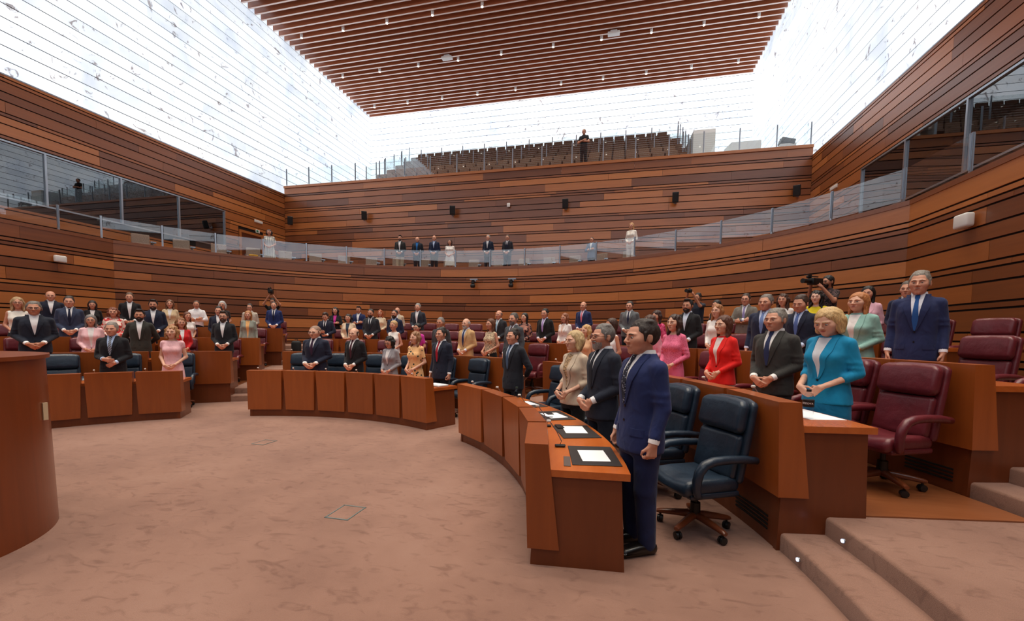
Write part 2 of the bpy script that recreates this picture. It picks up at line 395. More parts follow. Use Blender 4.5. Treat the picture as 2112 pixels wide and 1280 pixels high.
# --- ceiling
ce = struct(MB().box(((XL+XR)/2, (YF+YG)/2, 18.24), (XR-XL+.4, YG-YF+.4, .1)).build('ceiling', plain('ceiling_board', (60,42,38), .8)))
sl = MB().box((0,0,0), (25.28, .085, .30)).add([(-12.64,-.0425,-.153),(12.64,-.0425,-.153),(12.64,.0425,-.153),(-12.64,.0425,-.153)], [(3,2,1,0)], 1).mesh('slat', [W_SLAT, W_EDGE_LIT], False)
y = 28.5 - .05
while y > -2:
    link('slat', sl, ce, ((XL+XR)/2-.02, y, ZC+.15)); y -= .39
MB().box(((XL+XR)/2, -5.6, ZC+.15), (25.28, 6.4, .3)).build('slat_field', W_SLAT, ce)
# --- alabaster walls, stone by stone
def stones(name, p0, p1, z0, nc, nrm, mat, width):
    p0, p1 = Vector(p0), Vector(p1); d = p1-p0; Ln = d.length; d.normalize(); ang = math.atan2(d.y, d.x)
    c = (p0+p1)/2 - Vector(nrm)*.062; zt = z0+nc*.41
    w = struct(MB().box((c.x, c.y, (z0+18.19)/2), (Ln, .1, 18.19-z0), M=Matrix.Rotation(ang, 3, 'Z')).build(name, plain('joint_grey', (64,69,76), .9)))
    n = int(round(Ln/width)); wd = Ln/n
    me = MB().box((0,0,0), (wd-.004, .012, .41-.028)).mesh('stone_panel', mat)
    for k in range(nc):
        for i in range(n):
            o = link('stone_panel', me, w, p0 + d*((i+.5)*wd) - Vector(nrm)*.006 + Vector((0,0,z0+.41*(k+.5)))); o.rotation_euler = (0,0,ang)
    return w
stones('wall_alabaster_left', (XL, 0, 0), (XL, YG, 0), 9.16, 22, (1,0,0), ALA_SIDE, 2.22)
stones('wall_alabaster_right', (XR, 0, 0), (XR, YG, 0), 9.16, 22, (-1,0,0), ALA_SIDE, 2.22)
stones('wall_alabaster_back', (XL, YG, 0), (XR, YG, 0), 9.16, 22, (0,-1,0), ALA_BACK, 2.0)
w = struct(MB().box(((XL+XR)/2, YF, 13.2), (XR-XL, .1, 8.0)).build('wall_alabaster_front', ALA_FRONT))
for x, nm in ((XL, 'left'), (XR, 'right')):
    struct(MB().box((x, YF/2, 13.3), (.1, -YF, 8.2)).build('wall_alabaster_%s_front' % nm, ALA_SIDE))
# --- raised rows of the hemicycle
RIS = .28; R0 = 4.51; DR = 1.89
A0, A1 = -40, 186
def inside(m):
    """keep the platform inside the drum and its straight returns"""
    out = []
    for x, y, z in m.v:
        x = min(max(x, C1[0]-DX+.02), C1[0]+DX-.02)
        if y > C1[1]:
            dx, dy = x-C1[0], y-C1[1]; q = math.hypot(dx, dy)
            if q > RD-.02: x, y = C1[0]+dx*(RD-.02)/q, C1[1]+dy*(RD-.02)/q
        out.append((x, y, z))
    m.v = out; return m
def nosed(r0, r1, z0, z1):
    """carpeted step with a rounded nosing"""
    m = MB(); n = int((A1-A0)/3); e = .025
    prof = [(r0, z0), (r0, z1-e), (r0+e*.3, z1-e*.3), (r0+e, z1), (r1, z1), (r1, z0)]; vs = []; fs = []; q = len(prof)
    for i in range(n+1):
        a = math.radians(A0+(A1-A0)*i/n)
        vs += [(C0[0]+r*math.cos(a), C0[1]+r*math.sin(a), z) for r, z in prof]
    for i in range(n):
        for k in range(q): fs.append((i*q+k, i*q+q+k, i*q+q+(k+1)%q, i*q+(k+1)%q))
    fs.append(tuple(range(q))); fs.append(tuple(n*q+k for k in range(q))[::-1])
    return m.add(vs, fs)
for k in range(2, 6):
    r = R0 + DR*(k-1); z = RIS*(k-1)
    rt = r + .38 + DR + .02 if k < 5 else 15.6
    struct(inside(nosed(r+.05, r+.42, z-RIS-.02, z-.14)).build('floor_step_%d' % k, CARPET, None, True, 50))
    struct(inside(nosed(r+.38, rt, z-RIS-.02, z)).build('floor_row_%d' % k, CARPET, None, True, 50))
# ================================================================== DESKS
def P3(r, a, z): a = math.radians(a); return (C0[0]+r*math.cos(a), C0[1]+r*math.sin(a), z)
SLOT = plain('vent_slot', (14,9,7), .8)
def desk(row, a0, a1, n, label):
    r0 = R0 + DR*(row-1); zs = RIS*(row-1); zf = max(0, zs-RIS)
    am = (a0+a1)/2; root = empty('curved_desk', P3(r0+.35, am, zf)); tag(root, label, 'desk', 'curved desks of the hemicycle')
    inv = Matrix.Translation(-root.location)
    def bl(m, name, mat, par=root, sm=False):
        ox, oy, oz = root.location
        m.v = [(x-ox, y-oy, z-oz) for x, y, z in m.v]
        return m.build(name, mat, par, sm)
    e = math.degrees(.04/r0)
    bl(MB().arc(C0, r0+.03, r0+.07, zf, zs+.66, a0+e, a1-e), 'base', W_BASE)
    bl(MB().arc(C0, r0+.08, r0+.70, zs+.655, zs+.705, a0, a1), 'worktop', W_TOP)
    for a, q in ((a0, 1), (a1, -1)):
        d = math.degrees(.045/r0)*q; lo = zs if row > 1 and False else zf
        pts = [P3(r0+.02, a+d*.4, lo), P3(r0+.68, a+d*.4, lo), P3(r0+.68, a+d*1.4, lo), P3(r0+.02, a+d*1.4, lo),
               P3(r0+.05, a+d*.4, zs+.653), P3(r0+.645, a+d*.4, zs+.653), P3(r0+.645, a+d*1.4, zs+.653), P3(r0+.05, a+d*1.4, zs+.653)]
        if q < 0: pts = [pts[i] for i in (3,2,1,0,7,6,5,4)]
        bl(MB().hexa(pts), 'end_panel', W_BASE)
    pw = (a1-a0)/n; zb = zs + (.13 if row == 1 else .15)
    for i in range(n):
        c = a0 + (i+.5)*pw
        ht, hb = pw*.470, pw*.432
        l_t, l_b, r_t, r_b = c-ht, c-hb, c+ht, c+hb
        if i == 0: l_t = l_b = a0 - .1
        if i == n-1: r_t = r_b = a1 + .1
        pts = [P3(r0, l_b, zb), P3(r0+.225, l_b, zb), P3(r0+.225, r_b, zb), P3(r0, r_b, zb),
               P3(r0-.03, l_t, zs+.885), P3(r0+.135, l_t, zs+.885), P3(r0+.135, r_t, zs+.885), P3(r0-.03, r_t, zs+.885)]
        o = root.location; cc = Vector(P3(r0+.1, c, zs+.5))
        m = MB().hexa([Vector(p)-cc for p in pts])
        m.build('front_panel', W_DESK, root, loc=cc-o)
        if row > 1 and i % 2 == (0 if a0 < 30 else 1):
            for k in range(4):
                bl(MB().arc(C0, r0+.022, r0+.04, zf+.10+k*.034, zf+.116+k*.034, c-pw*.3, c+pw*.3, 1), 'vent_slot', SLOT)
    return root
BL = {1: [('left', 126.6, 168, 5), ('centre', 63.4, 112.6, 6), ('right', 5.0, 51.8, 5)],
      2: [('left', 122.7, 168, 7), ('centre', 62.4, 112.8, 8), ('right', 9.7, 53.2, 6)],
      3: [('left', 121.4, 167, 9), ('centre', 61.7, 112.0, 10), ('right', 13.4, 54.2, 8)],
      4: [('left', 120.3, 166, 11), ('centre', 61.3, 112.0, 12), ('right', 25.0, 54.8, 8)]}
RN = {1: 'front', 2: 'second', 3: 'third', 4: 'fourth'}
for row, L in BL.items():
    for nm, a0, a1, n in L:
        desk(row, a0, a1, n, 'curved wooden desk with slanted front panels, %s row, %s block' % (RN[row], nm))
        if row > 1:
            r = R0+DR*(row-1); z = RIS*(row-1)
            struct(MB().arc(C0, r+.42, r+DR+.02, z-.01, z+.012, a0+.4, a1-.4).build('floor_boards_row_%d_%s' % (row, nm), W_FLOOR))

# ================================================================== CHAIRS
def chair_parts(leath):
    """swivel armchair facing -y, origin on the floor under the column"""
    P = {}
    st = MB()
    def seatf(p):
        x, y, z = p; return (x, y, z - .035*math.exp(-(x/.14)**2)*(1 if z > 0 else .2) + .02*max(0, (abs(x)-.16))/.1*0 - .03*max(0, (-y-.14)/.12)**2)
    st.rbox((0, -.03, .455), (.50, .52, .13), .055, 4, fn=seatf)
    P['seat'] = st.mesh('seat', leath, True, None)
    T = Matrix.Rotation(math.radians(-11), 3, 'X')
    def bend(p, zt=.35, q=.11):
        x, y, z = p; t = min(1, max(0, (z-(zt-q))/q)); u = min(1, abs(x)/.27)
        return (x*(1-.05*max(0, z)), y - .05*(x/.27)**2, z - q*.42*t*u**4)
    def bend_h(p): return bend(p, .145, .12)
    def bend_b(p): return bend(p, 9, .1)
    sh = MB(); sh.rbox((0, .315, .80), (.54, .075, .70), .05, 4, M=T, fn=bend)
    P['back_shell'] = sh.mesh('back_shell', leath, True, None)
    bk = MB(); bk.rbox((0, .235, .665), (.47, .09, .38), .045, 4, M=T, fn=bend_b)
    P['back_cushion'] = bk.mesh('back_cushion', leath, True, None)
    hd = MB(); hd.rbox((0, .275, 1.0), (.50, .12, .29), .06, 4, M=T, fn=bend_h)
    P['headrest'] = hd.mesh('headrest', leath, True, None)
    for s in (-1, 1):
        ar = MB(); pts = [(s*.285, .33, .66), (s*.29, .2, .68), (s*.29, .05, .685), (s*.29, -.08, .68), (s*.29, -.16, .655), (s*.288, -.205, .60), (s*.286, -.222, .53), (s*.284, -.222, .46), (s*.28, -.20, .40)]
        # smooth the path
        q = []
        for i in range(len(pts)-1):
            for t in (0, .5): q.append(Vector(pts[i]).lerp(Vector(pts[i+1]), t))
        q.append(Vector(pts[-1]))
        ar.tube(q, [.03+.008*math.sin(PI*i/(len(q)-1)) for i in range(len(q))], 10, up=(1,0,0))
        P['armrest%d' % s] = ar.mesh('armrest', leath, True, None)
    pan = MB(); pan.rbox((0, -.01, .385), (.5, .46, .05), .02, 2); P['seat_pan'] = pan.mesh('seat_pan', leath, True, None)
    mech = MB(); mech.box((0, .02, .345), (.18, .22, .04)); mech.lathe([(.022,.22),(.022,.34)], n=10); mech.lathe([(.045,.12),(.04,.24)], n=12)
    P['column'] = mech.mesh('column', BLACK, True, 30)
    lg = MB(); 
    prof = [(0,.03,.028),(.08,.03,.03),(.2,.027,.025),(.29,.024,.02),(.315,.02,.014)]
    vs = []; fs = []; zc = [.13,.128,.112,.098,.094]
    for i, (d, hw, hh) in enumerate(prof):
        for k in range(8):
            a = 2*PI*k/8+PI/8; vs.append((d, hw*math.cos(a)*1.08, zc[i]+hh*math.sin(a)*1.08))
    for i in range(4):
        for k in range(8): fs.append((i*8+k, i*8+(k+1)%8, i*8+8+(k+1)%8, i*8+8+k))
    fs += [tuple(range(8))[::-1], tuple(32+k for k in range(8))]
    lg.add(vs, fs); P['leg'] = lg.mesh('leg', W_DARK, True, 50)
    ct = MB(); prof = [(.012,-.026),(.03,-.024),(.032,-.004),(.02,-.003),(.02,.003),(.032,.004),(.03,.024),(.012,.026)]
    tmp = MB().lathe(prof, n=12); ct.add([(x, z, y+.034) for x, y, z in tmp.v], tmp.f); ct.tube([(0,0,.045),(0,0,.09)], .01, 6)
    P['caster'] = ct.mesh('caster', BLACK, True, 50)
    return P
CP = {'blue': chair_parts(L_BLUE), 'burgundy': chair_parts(L_RED)}
def chair(kind, x, y, z, rz, label, group, spin=0.0):
    root = empty('swivel_chair', (x, y, z), rz); tag(root, label, 'chair', group)
    p = CP[kind]
    for k in ('seat','back_shell','back_cushion','headrest','seat_pan','column'): link(k, p[k], root)
    for s in (-1, 1): link('armrest', p['armrest%d' % s], root)
    for i in range(5):
        a = spin + 2*PI*i/5
        o = link('leg', p['leg'], root); o.rotation_euler = (0,0,a)
        c = link('caster', p['caster'], o, (.285, 0, 0)); c.rotation_euler = (0,0,random.uniform(0, 6))
    return root
random.seed(11)
CHAIR_DA = {(1,'right',0): (1.0, 5.92, 15), (1,'right',1): (2.4, 5.9, 5)}
for row, L in BL.items():
    for nm, a0, a1, n in L:
        pw = (a1-a0)/n
        for i in range(n):
            a = a0+(i+.5)*pw
            if nm == 'left' and a > (151 if row == 1 else 156 if row < 4 else 151.5): continue
            r = R0+DR*(row-1)+1.42; dz = RIS*(row-1) + (.012 if row > 1 else 0)
            da, rr, tw = CHAIR_DA.get((row, nm, i), (0, r, random.uniform(-6, 6)))
            if row == 1 and nm == 'right' and i == 0: da = 3.2
            if row == 2 and nm == 'right' and i == 0: rr, da, tw = 7.78, 2.0, 10
            p = P3(rr, a+da, dz)
            kind = 'blue' if row == 1 else 'burgundy'
            if nm == 'left': wh = '%s from the left aisle' % ORD[i+1]
            elif nm == 'right': wh = '%s from the near end' % ORD[i+1]
            else: wh = '%s from its left end' % ORD[n-i]
            chair(kind, p[0], p[1], p[2], math.radians(a+da-90+tw), '%s leather swivel armchair, %s row %s block, %s' % (kind, RN[row], nm, wh), '%s chairs of the %s row' % (kind, RN[row]), random.uniform(0, 1.2))
# ================================================================== PEOPLE
# ---- implicit surfaces on a rectilinear grid, polygonised with surface nets
class Field:
    def __init__(s, xs, ys, zs):
        s.ax = [np.asarray(a, np.float32) for a in (xs, ys, zs)]
        s.F = np.full([len(a) for a in s.ax], .5, np.float32)
    def sub(s, lo, hi):
        sl = []
        for a, l, h in zip(s.ax, lo, hi):
            i = max(0, int(np.searchsorted(a, l))-1); j = min(len(a), int(np.searchsorted(a, h))+1)
            if j - i < 1: return None
            sl.append(slice(i, j))
        return tuple(sl)
    def co(s, sl):
        return (s.ax[0][sl[0]][:,None,None], s.ax[1][sl[1]][None,:,None], s.ax[2][sl[2]][None,None,:])
    def put(s, sl, d, k, op):
        F = s.F[sl]
        if op == '+':
            if k > 0:
                h = np.clip(.5+.5*(F-d)/k, 0, 1); s.F[sl] = F + (d-F)*h - k*h*(1-h)
            else: s.F[sl] = np.minimum(F, d)
        else:
            if k > 0:
                h = np.clip(.5-.5*(F+d)/k, 0, 1); s.F[sl] = F + (-d-F)*h + k*h*(1-h)
            else: s.F[sl] = np.maximum(F, -d)
    def cap(s, a, b, ra, rb, k=.02, op='+', T=None):
        if T is not None: a, b = T @ Vector(a), T @ Vector(b)
        m = max(ra, rb) + k + .03
        sl = s.sub([min(a[i], b[i])-m for i in range(3)], [max(a[i], b[i])+m for i in range(3)])
        if sl is None: return s
        X, Y, Z = s.co(sl); d = [b[i]-a[i] for i in range(3)]; l2 = max(1e-9, sum(q*q for q in d))
        t = np.clip(((X-a[0])*d[0]+(Y-a[1])*d[1]+(Z-a[2])*d[2])/l2, 0, 1)
        D = np.sqrt((X-a[0]-t*d[0])**2+(Y-a[1]-t*d[1])**2+(Z-a[2]-t*d[2])**2) - (ra+(rb-ra)*t)
        s.put(sl, D, k, op); return s
    def ell(s, c, r, k=.02, op='+', T=None):
        m = max(r) + k + .03; cw = T @ Vector(c) if T is not None else Vector(c)
        sl = s.sub([cw[i]-m for i in range(3)], [cw[i]+m for i in range(3)])
        if sl is None: return s
        X, Y, Z = s.co(sl)
        if T is not None:
            Ti = T.inverted(); R = Ti
            x = R[0][0]*X+R[0][1]*Y+R[0][2]*Z+R[0][3]; y = R[1][0]*X+R[1][1]*Y+R[1][2]*Z+R[1][3]; z = R[2][0]*X+R[2][1]*Y+R[2][2]*Z+R[2][3]
        else: x, y, z = X, Y, Z
        u, v, w = (x-c[0])/r[0], (y-c[1])/r[1], (z-c[2])/r[2]
        k0 = np.sqrt(u*u+v*v+w*w); k1 = np.sqrt((u/r[0])**2+(v/r[1])**2+(w/r[2])**2)
        s.put(sl, k0*(k0-1)/np.maximum(k1, 1e-6), k, op); return s
    def loft(s, prof, k=.03, p=2.3, op='+'):
        """rows (z, half width, half depth, y centre)"""
        pr = np.array(prof, np.float32); z0, z1 = pr[0,0], pr[-1,0]; A = pr[:,1].max()+.06; B = pr[:,2].max()+.06+np.abs(pr[:,3]).max()
        sl = s.sub((-A,-B,z0-.06), (A,B,z1+.06)); X, Y, Z = s.co(sl); zz = s.ax[2][sl[2]]
        a, b, c = [np.interp(zz, pr[:,0], pr[:,i])[None,None,:].astype(np.float32) for i in (1,2,3)]
        q = (np.abs(X/a)**p+np.abs((Y-c)/b)**p)**(1/p)
        D = (q-1)*np.minimum(a, b); D = np.maximum(D, np.maximum(z0-Z, Z-z1))
        s.put(sl, D, k, op); return s
    def wob(s, amp, fr):
        X, Y, Z = s.ax[0][:,None,None], s.ax[1][None,:,None], s.ax[2][None,None,:]
        s.F += amp*(np.sin(fr*X+1.7*np.sin(fr*.4*Z))*np.sin(fr*Y+1.3*np.sin(fr*.37*Z+1))+.7*np.sin(fr*.55*Z+2*np.sin(fr*.5*X)+1.5*np.sin(fr*.6*Y))).astype(np.float32)
    def mesh(s, name, mats, smooth_it=1):
        F = s.F; ax = s.ax; S = F < 0
        n = F.shape
        c = np.zeros([q-1 for q in n], np.int8)
        for i in (0,1):
            for j in (0,1):
                for k in (0,1): c += S[i:n[0]-1+i, j:n[1]-1+j, k:n[2]-1+k]
        act = (c > 0) & (c < 8); I = np.argwhere(act); idx = -np.ones(act.shape, np.int64); idx[act] = np.arange(len(I))
        acc = np.zeros((len(I), 3)); cnt = np.zeros(len(I))
        cor = [(i,j,k) for i in (0,1) for j in (0,1) for k in (0,1)]
        for a_ in range(8):
            for b_ in range(a_+1, 8):
                ca, cb = cor[a_], cor[b_]
                if sum(abs(ca[q]-cb[q]) for q in range(3)) != 1: continue
                ia = tuple(I[:,q]+ca[q] for q in range(3)); ib = tuple(I[:,q]+cb[q] for q in range(3))
                fa, fb = F[ia].astype(np.float64), F[ib].astype(np.float64); m = (fa < 0) != (fb < 0)
                t = np.where(m, fa/np.where(m, fa-fb, 1), 0)
                for q in range(3):
                    pa, pb = ax[q][ia[q]], ax[q][ib[q]]; acc[:,q] += np.where(m, pa+t*(pb-pa), 0)
                cnt += m
        V = acc/np.maximum(cnt, 1)[:,None]
        faces = []
        for q in range(3):
            o1, o2 = (q+1) % 3, (q+2) % 3
            sa = [slice(None)]*3; sb = [slice(None)]*3; sa[q] = slice(0, -1); sb[q] = slice(1, None)
            A_, B_ = S[tuple(sa)], S[tuple(sb)]; E = np.argwhere(A_ != B_)
            ok = (E[:,o1] > 0) & (E[:,o2] > 0) & (E[:,o1] < n[o1]-1) & (E[:,o2] < n[o2]-1); E = E[ok]
            if len(E) == 0: continue
            quad = []
            for d1, d2 in ((-1,-1),(0,-1),(0,0),(-1,0)):
                e = E.copy(); e[:,o1] += d1; e[:,o2] += d2; quad.append(idx[e[:,0], e[:,1], e[:,2]])
            Q = np.stack(quad, 1); fl = ~A_[E[:,0], E[:,1], E[:,2]]
            Q[fl] = Q[fl][:, ::-1]; faces.append(Q)
        Q = np.concatenate(faces) if faces else np.zeros((0,4), int)
        Q = Q[(Q >= 0).all(1)]
        for _ in range(smooth_it):
            sm = np.zeros_like(V); ct = np.zeros(len(V))
            for a_, b_ in ((0,1),(1,2),(2,3),(3,0)):
                np.add.at(sm, Q[:,a_], V[Q[:,b_]]); np.add.at(sm, Q[:,b_], V[Q[:,a_]]); np.add.at(ct, Q[:,a_], 1); np.add.at(ct, Q[:,b_], 1)
            V = V*.6 + .4*sm/np.maximum(ct, 1)[:,None]
        me = bpy.data.meshes.new(name); me.vertices.add(len(V)); me.vertices.foreach_set('co', V.astype(np.float32).ravel())
        me.loops.add(len(Q)*4); me.loops.foreach_set('vertex_index', Q.astype(np.int32).ravel())
        me.polygons.add(len(Q)); me.polygons.foreach_set('loop_start', np.arange(0, len(Q)*4, 4, dtype=np.int32))
        me.polygons.foreach_set('use_smooth', np.ones(len(Q), bool))
        me.update(); me.validate()
        for m in (mats if isinstance(mats, (list, tuple)) else [mats]): me.materials.append(m)
        return me
    def front(s, x, z):
        """y of the frontmost surface at arrays x, z"""
        ix = np.clip(np.searchsorted(s.ax[0], x), 1, len(s.ax[0])-1); iz = np.clip(np.searchsorted(s.ax[2], z), 1, len(s.ax[2])-1)
        tx = (x-s.ax[0][ix-1])/(s.ax[0][ix]-s.ax[0][ix-1]); tz = (z-s.ax[2][iz-1])/(s.ax[2][iz]-s.ax[2][iz-1])
        c = (s.F[ix-1,:,iz-1]*((1-tx)*(1-tz))[:,None] + s.F[ix,:,iz-1]*(tx*(1-tz))[:,None] + s.F[ix-1,:,iz]*((1-tx)*tz)[:,None] + s.F[ix,:,iz]*(tx*tz)[:,None])
        ins = c < 0; j = np.argmax(ins, 1); has = ins.any(1); j = np.clip(j, 1, None); r = np.arange(len(x))
        f0, f1 = c[r,j-1], c[r,j]; t = f0/np.where(np.abs(f0-f1) < 1e-9, 1, f0-f1)
        y = s.ax[1][j-1] + t*(s.ax[1][j]-s.ax[1][j-1]); return np.where(has, y, 0.0)
def axis(lo, hi, fine, coarse, zones):
    out = [lo]
    while out[-1] < hi:
        p = out[-1]; st = coarse
        for a, b in zones:
            if a - fine <= p <= b: st = fine; break
            if a > p and a - p < coarse: st = max(fine, a-p)
        out.append(p+st)
    return np.array(out)

def hand(f, w, d, n, t, curl=.5, k=.006, sc=1.0):
    """palm and five fingers; w wrist, d hand direction, n out of the palm, t towards the thumb"""
    w, d, n, t = Vector(w), Vector(d).normalized(), Vector(n).normalized(), Vector(t).normalized()
    n = (n - d*n.dot(d)).normalized(); t = (t - d*t.dot(d) - n*t.dot(n)).normalized()
    for o in (-.028, -.01, .01, .026): f.cap(w+t*o*.6*sc, w+d*.08*sc+t*o*sc, .016*sc, .0125*sc, .012)
    for o, l in ((.031, .068), (.0105, .076), (-.0105, .07), (-.031, .055)):
        b = w+d*.082*sc+t*o*sc; l *= sc
        d1 = (d*math.cos(curl)+n*math.sin(curl)); d2 = (d*math.cos(curl*2.1)+n*math.sin(curl*2.1)); d3 = (d*math.cos(curl*3)+n*math.sin(curl*3))
        p1 = b+d1*l*.5; p2 = p1+d2*l*.32; p3 = p2+d3*l*.22
        f.cap(b, p1, .0098*sc, .0088*sc, k); f.cap(p1, p2, .0088*sc, .008*sc, k); f.cap(p2, p3, .008*sc, .007*sc, k)
    b = w+d*.025*sc+t*.026*sc+n*.006; p1 = b+(d*.65+t*.6+n*.3).normalized()*.042*sc; p2 = p1+(d*.9+t*.15+n*.35).normalized()*.034*sc
    f.cap(b, p1, .0135*sc, .011*sc, .01); f.cap(p1, p2, .0108*sc, .0085*sc, k)

HC = Vector((0, -.016, 1.614))          # head centre for a 1.75 m figure
NECK = Vector((0, .02, 1.52))
def head_T(yaw, pitch):
    R = Matrix.Rotation(yaw, 4, 'Z') @ Matrix.Rotation(pitch, 4, 'X')
    return Matrix.Translation(NECK) @ R @ Matrix.Translation(-NECK) @ Matrix.Translation(HC) @ Matrix.Scale(1.09, 4)
def head(f, sex, T, var):
    m = sex == 'm'; j = (1.0 if m else .92) + .05*var
    f.ell((0, .014, .026), (.077, .096, .088), .02, T=T)
    f.ell((0, -.022, -.024), (.064*j, .070, .086), .03, T=T)
    f.ell((0, -.030, -.074), (.048*j, .052, .034), .025, T=T)
    f.ell((0, -.072, -.098), (.02, .016, .016), .02, T=T)
    for s in (-1, 1):
        f.ell((s*.043, -.058, -.02), (.024, .026, .026), .03, T=T)
        f.cap((s*.014, -.087, .020), (s*.046, -.074, .020), .011 if m else .008, .009, .014, T=T)
        f.ell((s*.031, -.107, -.001), (.021, .023, .0125), .010, '-', T=T)
        f.ell((s*.0805, .012, -.006), (.010, .020, .032), .008, T=T); f.ell((s*.0925, .008, -.004), (.007, .011, .019), .004, '-', T=T)
        f.ell((s*.012, -.101, -.031), (.009, .010, .008), .006, T=T)
    f.cap((0, -.090, .010), (0, -.113, -.027), .0072, .0112 + .001*var, .011, T=T)
    f.cap((-.022, -.081, -.056), (.022, -.081, -.056), .0075, .0075, .010, T=T); f.cap((-.016, -.083, -.066), (.016, -.083, -.066), .008, .008, .010, T=T)
    nr = .053 if m else .044
    f.cap(T @ Vector((0, .022, -.06)), (0, .03, 1.45), nr, nr+.006, .03)

# arm poses: shoulder, elbow, wrist for the right (-x) side and left (+x) side
def arms(pose, sex):
    sx = .166 if sex == 'm' else .146; sz = 1.392 if sex == 'm' else 1.388; sh = [(-sx, .01, sz), (sx, .01, sz)]
    if pose == 'clasp': el = [(-.222,.05,1.105),(.222,.05,1.105)]; wr = [(-.078,-.215,.955),(.085,-.19,.965)]; hd = [((.72,-.05,-.62),(.1,1,.1),(.5,-.1,.8)),((-.72,0,-.66),(-.1,1,.1),(-.5,-.1,.8))]; cu = .35
    elif pose == 'high': el = [(-.225,.04,1.11),(.222,.04,1.11)]; wr = [(-.06,-.235,1.07),(.08,-.21,1.0)]; hd = [((.9,-.1,-.25),(.1,1,.1),(.2,-.1,.9)),((-.8,0,-.5),(-.1,1,.1),(-.5,-.1,.8))]; cu = .4
    elif pose == 'cross': el = [(-.255,-.06,1.13),(.255,-.06,1.13)]; wr = [(.06,-.235,1.16),(-.05,-.20,1.14)]; hd = [((.9,.25,.2),(.2,1,0),(0,-.1,1)),((-.9,.25,.1),(-.2,1,0),(0,-.1,1))]; cu = .3
    elif pose == 'sides': el = [(-.208,.03,1.11),(.208,.03,1.11)]; wr = [(-.226,-.05,.865),(.226,-.05,.865)]; hd = [((.03,-.1,-1),(1,0,0),(0,-1,0)),((-.03,-.1,-1),(-1,0,0),(0,-1,0))]; cu = .75
    elif pose == 'behind': el = [(-.275,.09,1.12),(.275,.09,1.12)]; wr = [(-.09,.20,.95),(.09,.21,.96)]; hd = [((.8,.1,-.5),(0,-1,0),(0,0,1)),((-.8,.1,-.5),(0,-1,0),(0,0,1))]; cu = .4
    elif pose == 'overhead': el = [(-.27,-.14,1.52),(.27,-.14,1.52)]; wr = [(-.09,-.22,1.80),(.09,-.22,1.80)]; hd = [((.5,-.2,.8),(.6,.2,0),(0,1,.2)),((-.5,-.2,.8),(-.6,.2,0),(0,1,.2))]; cu = .5
    elif pose == 'camera': el = [(-.30,-.12,1.20),(.25,-.16,1.22)]; wr = [(-.12,-.30,1.58),(.10,-.32,1.50)]; hd = [((.4,-.5,.7),(.8,.1,0),(0,.6,.6)),((-.4,-.5,.6),(-.8,.1,0),(0,.6,.6))]; cu = .5
    elif pose == 'photo': el = [(-.28,-.16,1.42),(.20,-.22,1.36)]; wr = [(-.09,-.36,1.72),(.07,-.38,1.70)]; hd = [((.4,-.5,.7),(.8,.1,0),(0,.6,.6)),((-.4,-.5,.6),(-.8,.1,0),(0,.6,.6))]; cu = .5
    elif pose == 'holding': el = [(-.26,.0,1.13),(.26,.0,1.13)]; wr = [(-.07,-.24,1.10),(.08,-.22,1.02)]; hd = [((.6,-.6,.1),(.3,.6,.3),(0,0,1)),((-.7,-.4,-.2),(-.1,.6,.6),(0,-.1,1))]; cu = .45
    if sex != 'm': el = [(x*.93, y, z) for x, y, z in el]
    return sh, el, wr, hd, cu
LOD = {'A': (.0048, .016), 'B': (.0085, .021), 'C': (.014, .026)}
_body = {}; _cloth = {}
def zones(pose, lod):
    f, c = LOD[lod]; wz = {'clasp': (.84,1.0), 'high': (.9,1.12), 'cross': (1.08,1.22), 'sides': (.74,.9), 'behind': (.84,1.0), 'overhead': (1.76,1.95), 'camera': (1.45,1.75), 'photo': (1.66,1.85), 'holding': (.95,1.18)}[pose]
    zz = [(1.505, 1.77), wz]
    xz = [(-.10, .10)] if pose != 'sides' else [(-.31,-.21), (-.10,.10), (.21,.31)]
    return f, c, zz, xz
def make_body(sex, pose, lod, var, yaw, pitch, legs=False, sit=False):
    key = (sex, pose, lod, var, round(yaw, 2), round(pitch, 2), legs)
    if key in _body: return _body[key]
    f, c, zz, xz = zones(pose, lod)
    ymin = -.48 if pose in ('camera', 'photo', 'overhead') else -.34
    ymax = .30 if pose == 'behind' else .18
    yz = [(-.34, -.06)] if pose != 'behind' else [(-.14, -.06), (.14, .28)]
    if pose in ('camera', 'photo', 'overhead'): yz = [(-.46, -.06)]
    ztop = 2.0 if pose == 'overhead' else 1.9 if pose == 'photo' else 1.80
    F = Field(axis(-.37, .37, f, c, xz), axis(ymin, ymax, f, c, yz), axis(.0, ztop, f, c*1.3, zz))
    wf = 1.0 if sex == 'm' else .9
    F.loft([(.78,.15*wf,.10,0),(.92,.155*wf,.105,0),(1.05,.135*wf,.09,0),(1.2,.145*wf,.10,0),(1.32,.148*wf,.098,0),(1.41,.105*wf,.068,.012),(1.46,.055,.055,.02)])
    sh, el, wr, hd, cu = arms(pose, sex); a = 1.0 if sex == 'm' else .86
    for i in (0, 1):
        F.cap((sh[i][0]*.3, .018, 1.425), (sh[i][0]*.97, sh[i][1], sh[i][2]-.004), .030, .043*a, .03)
        F.cap((sh[i][0]*.97, sh[i][1], sh[i][2]-.004), el[i], .045*a, .040*a, .03); F.cap(el[i], wr[i], .041*a, .027*a, .02)
        hand(F, wr[i], *hd[i], cu, sc=.98 if sex == 'm' else .88)
        s = -1 if i == 0 else 1
        F.cap((s*.085, .0, .84), (s*.088, -.005, .48), .078, .056, .03); F.cap((s*.088, -.005, .48), (s*.092, .025, .075), .055, .036, .02); F.cap((s*.092, .03, .05), (s*.105, -.10, .035), .036, .03, .02)
    head(F, sex, head_T(yaw, pitch), var)
    me = F.mesh('body', plain('skin', (214,160,132), .55), 1); _body[key] = me; return me

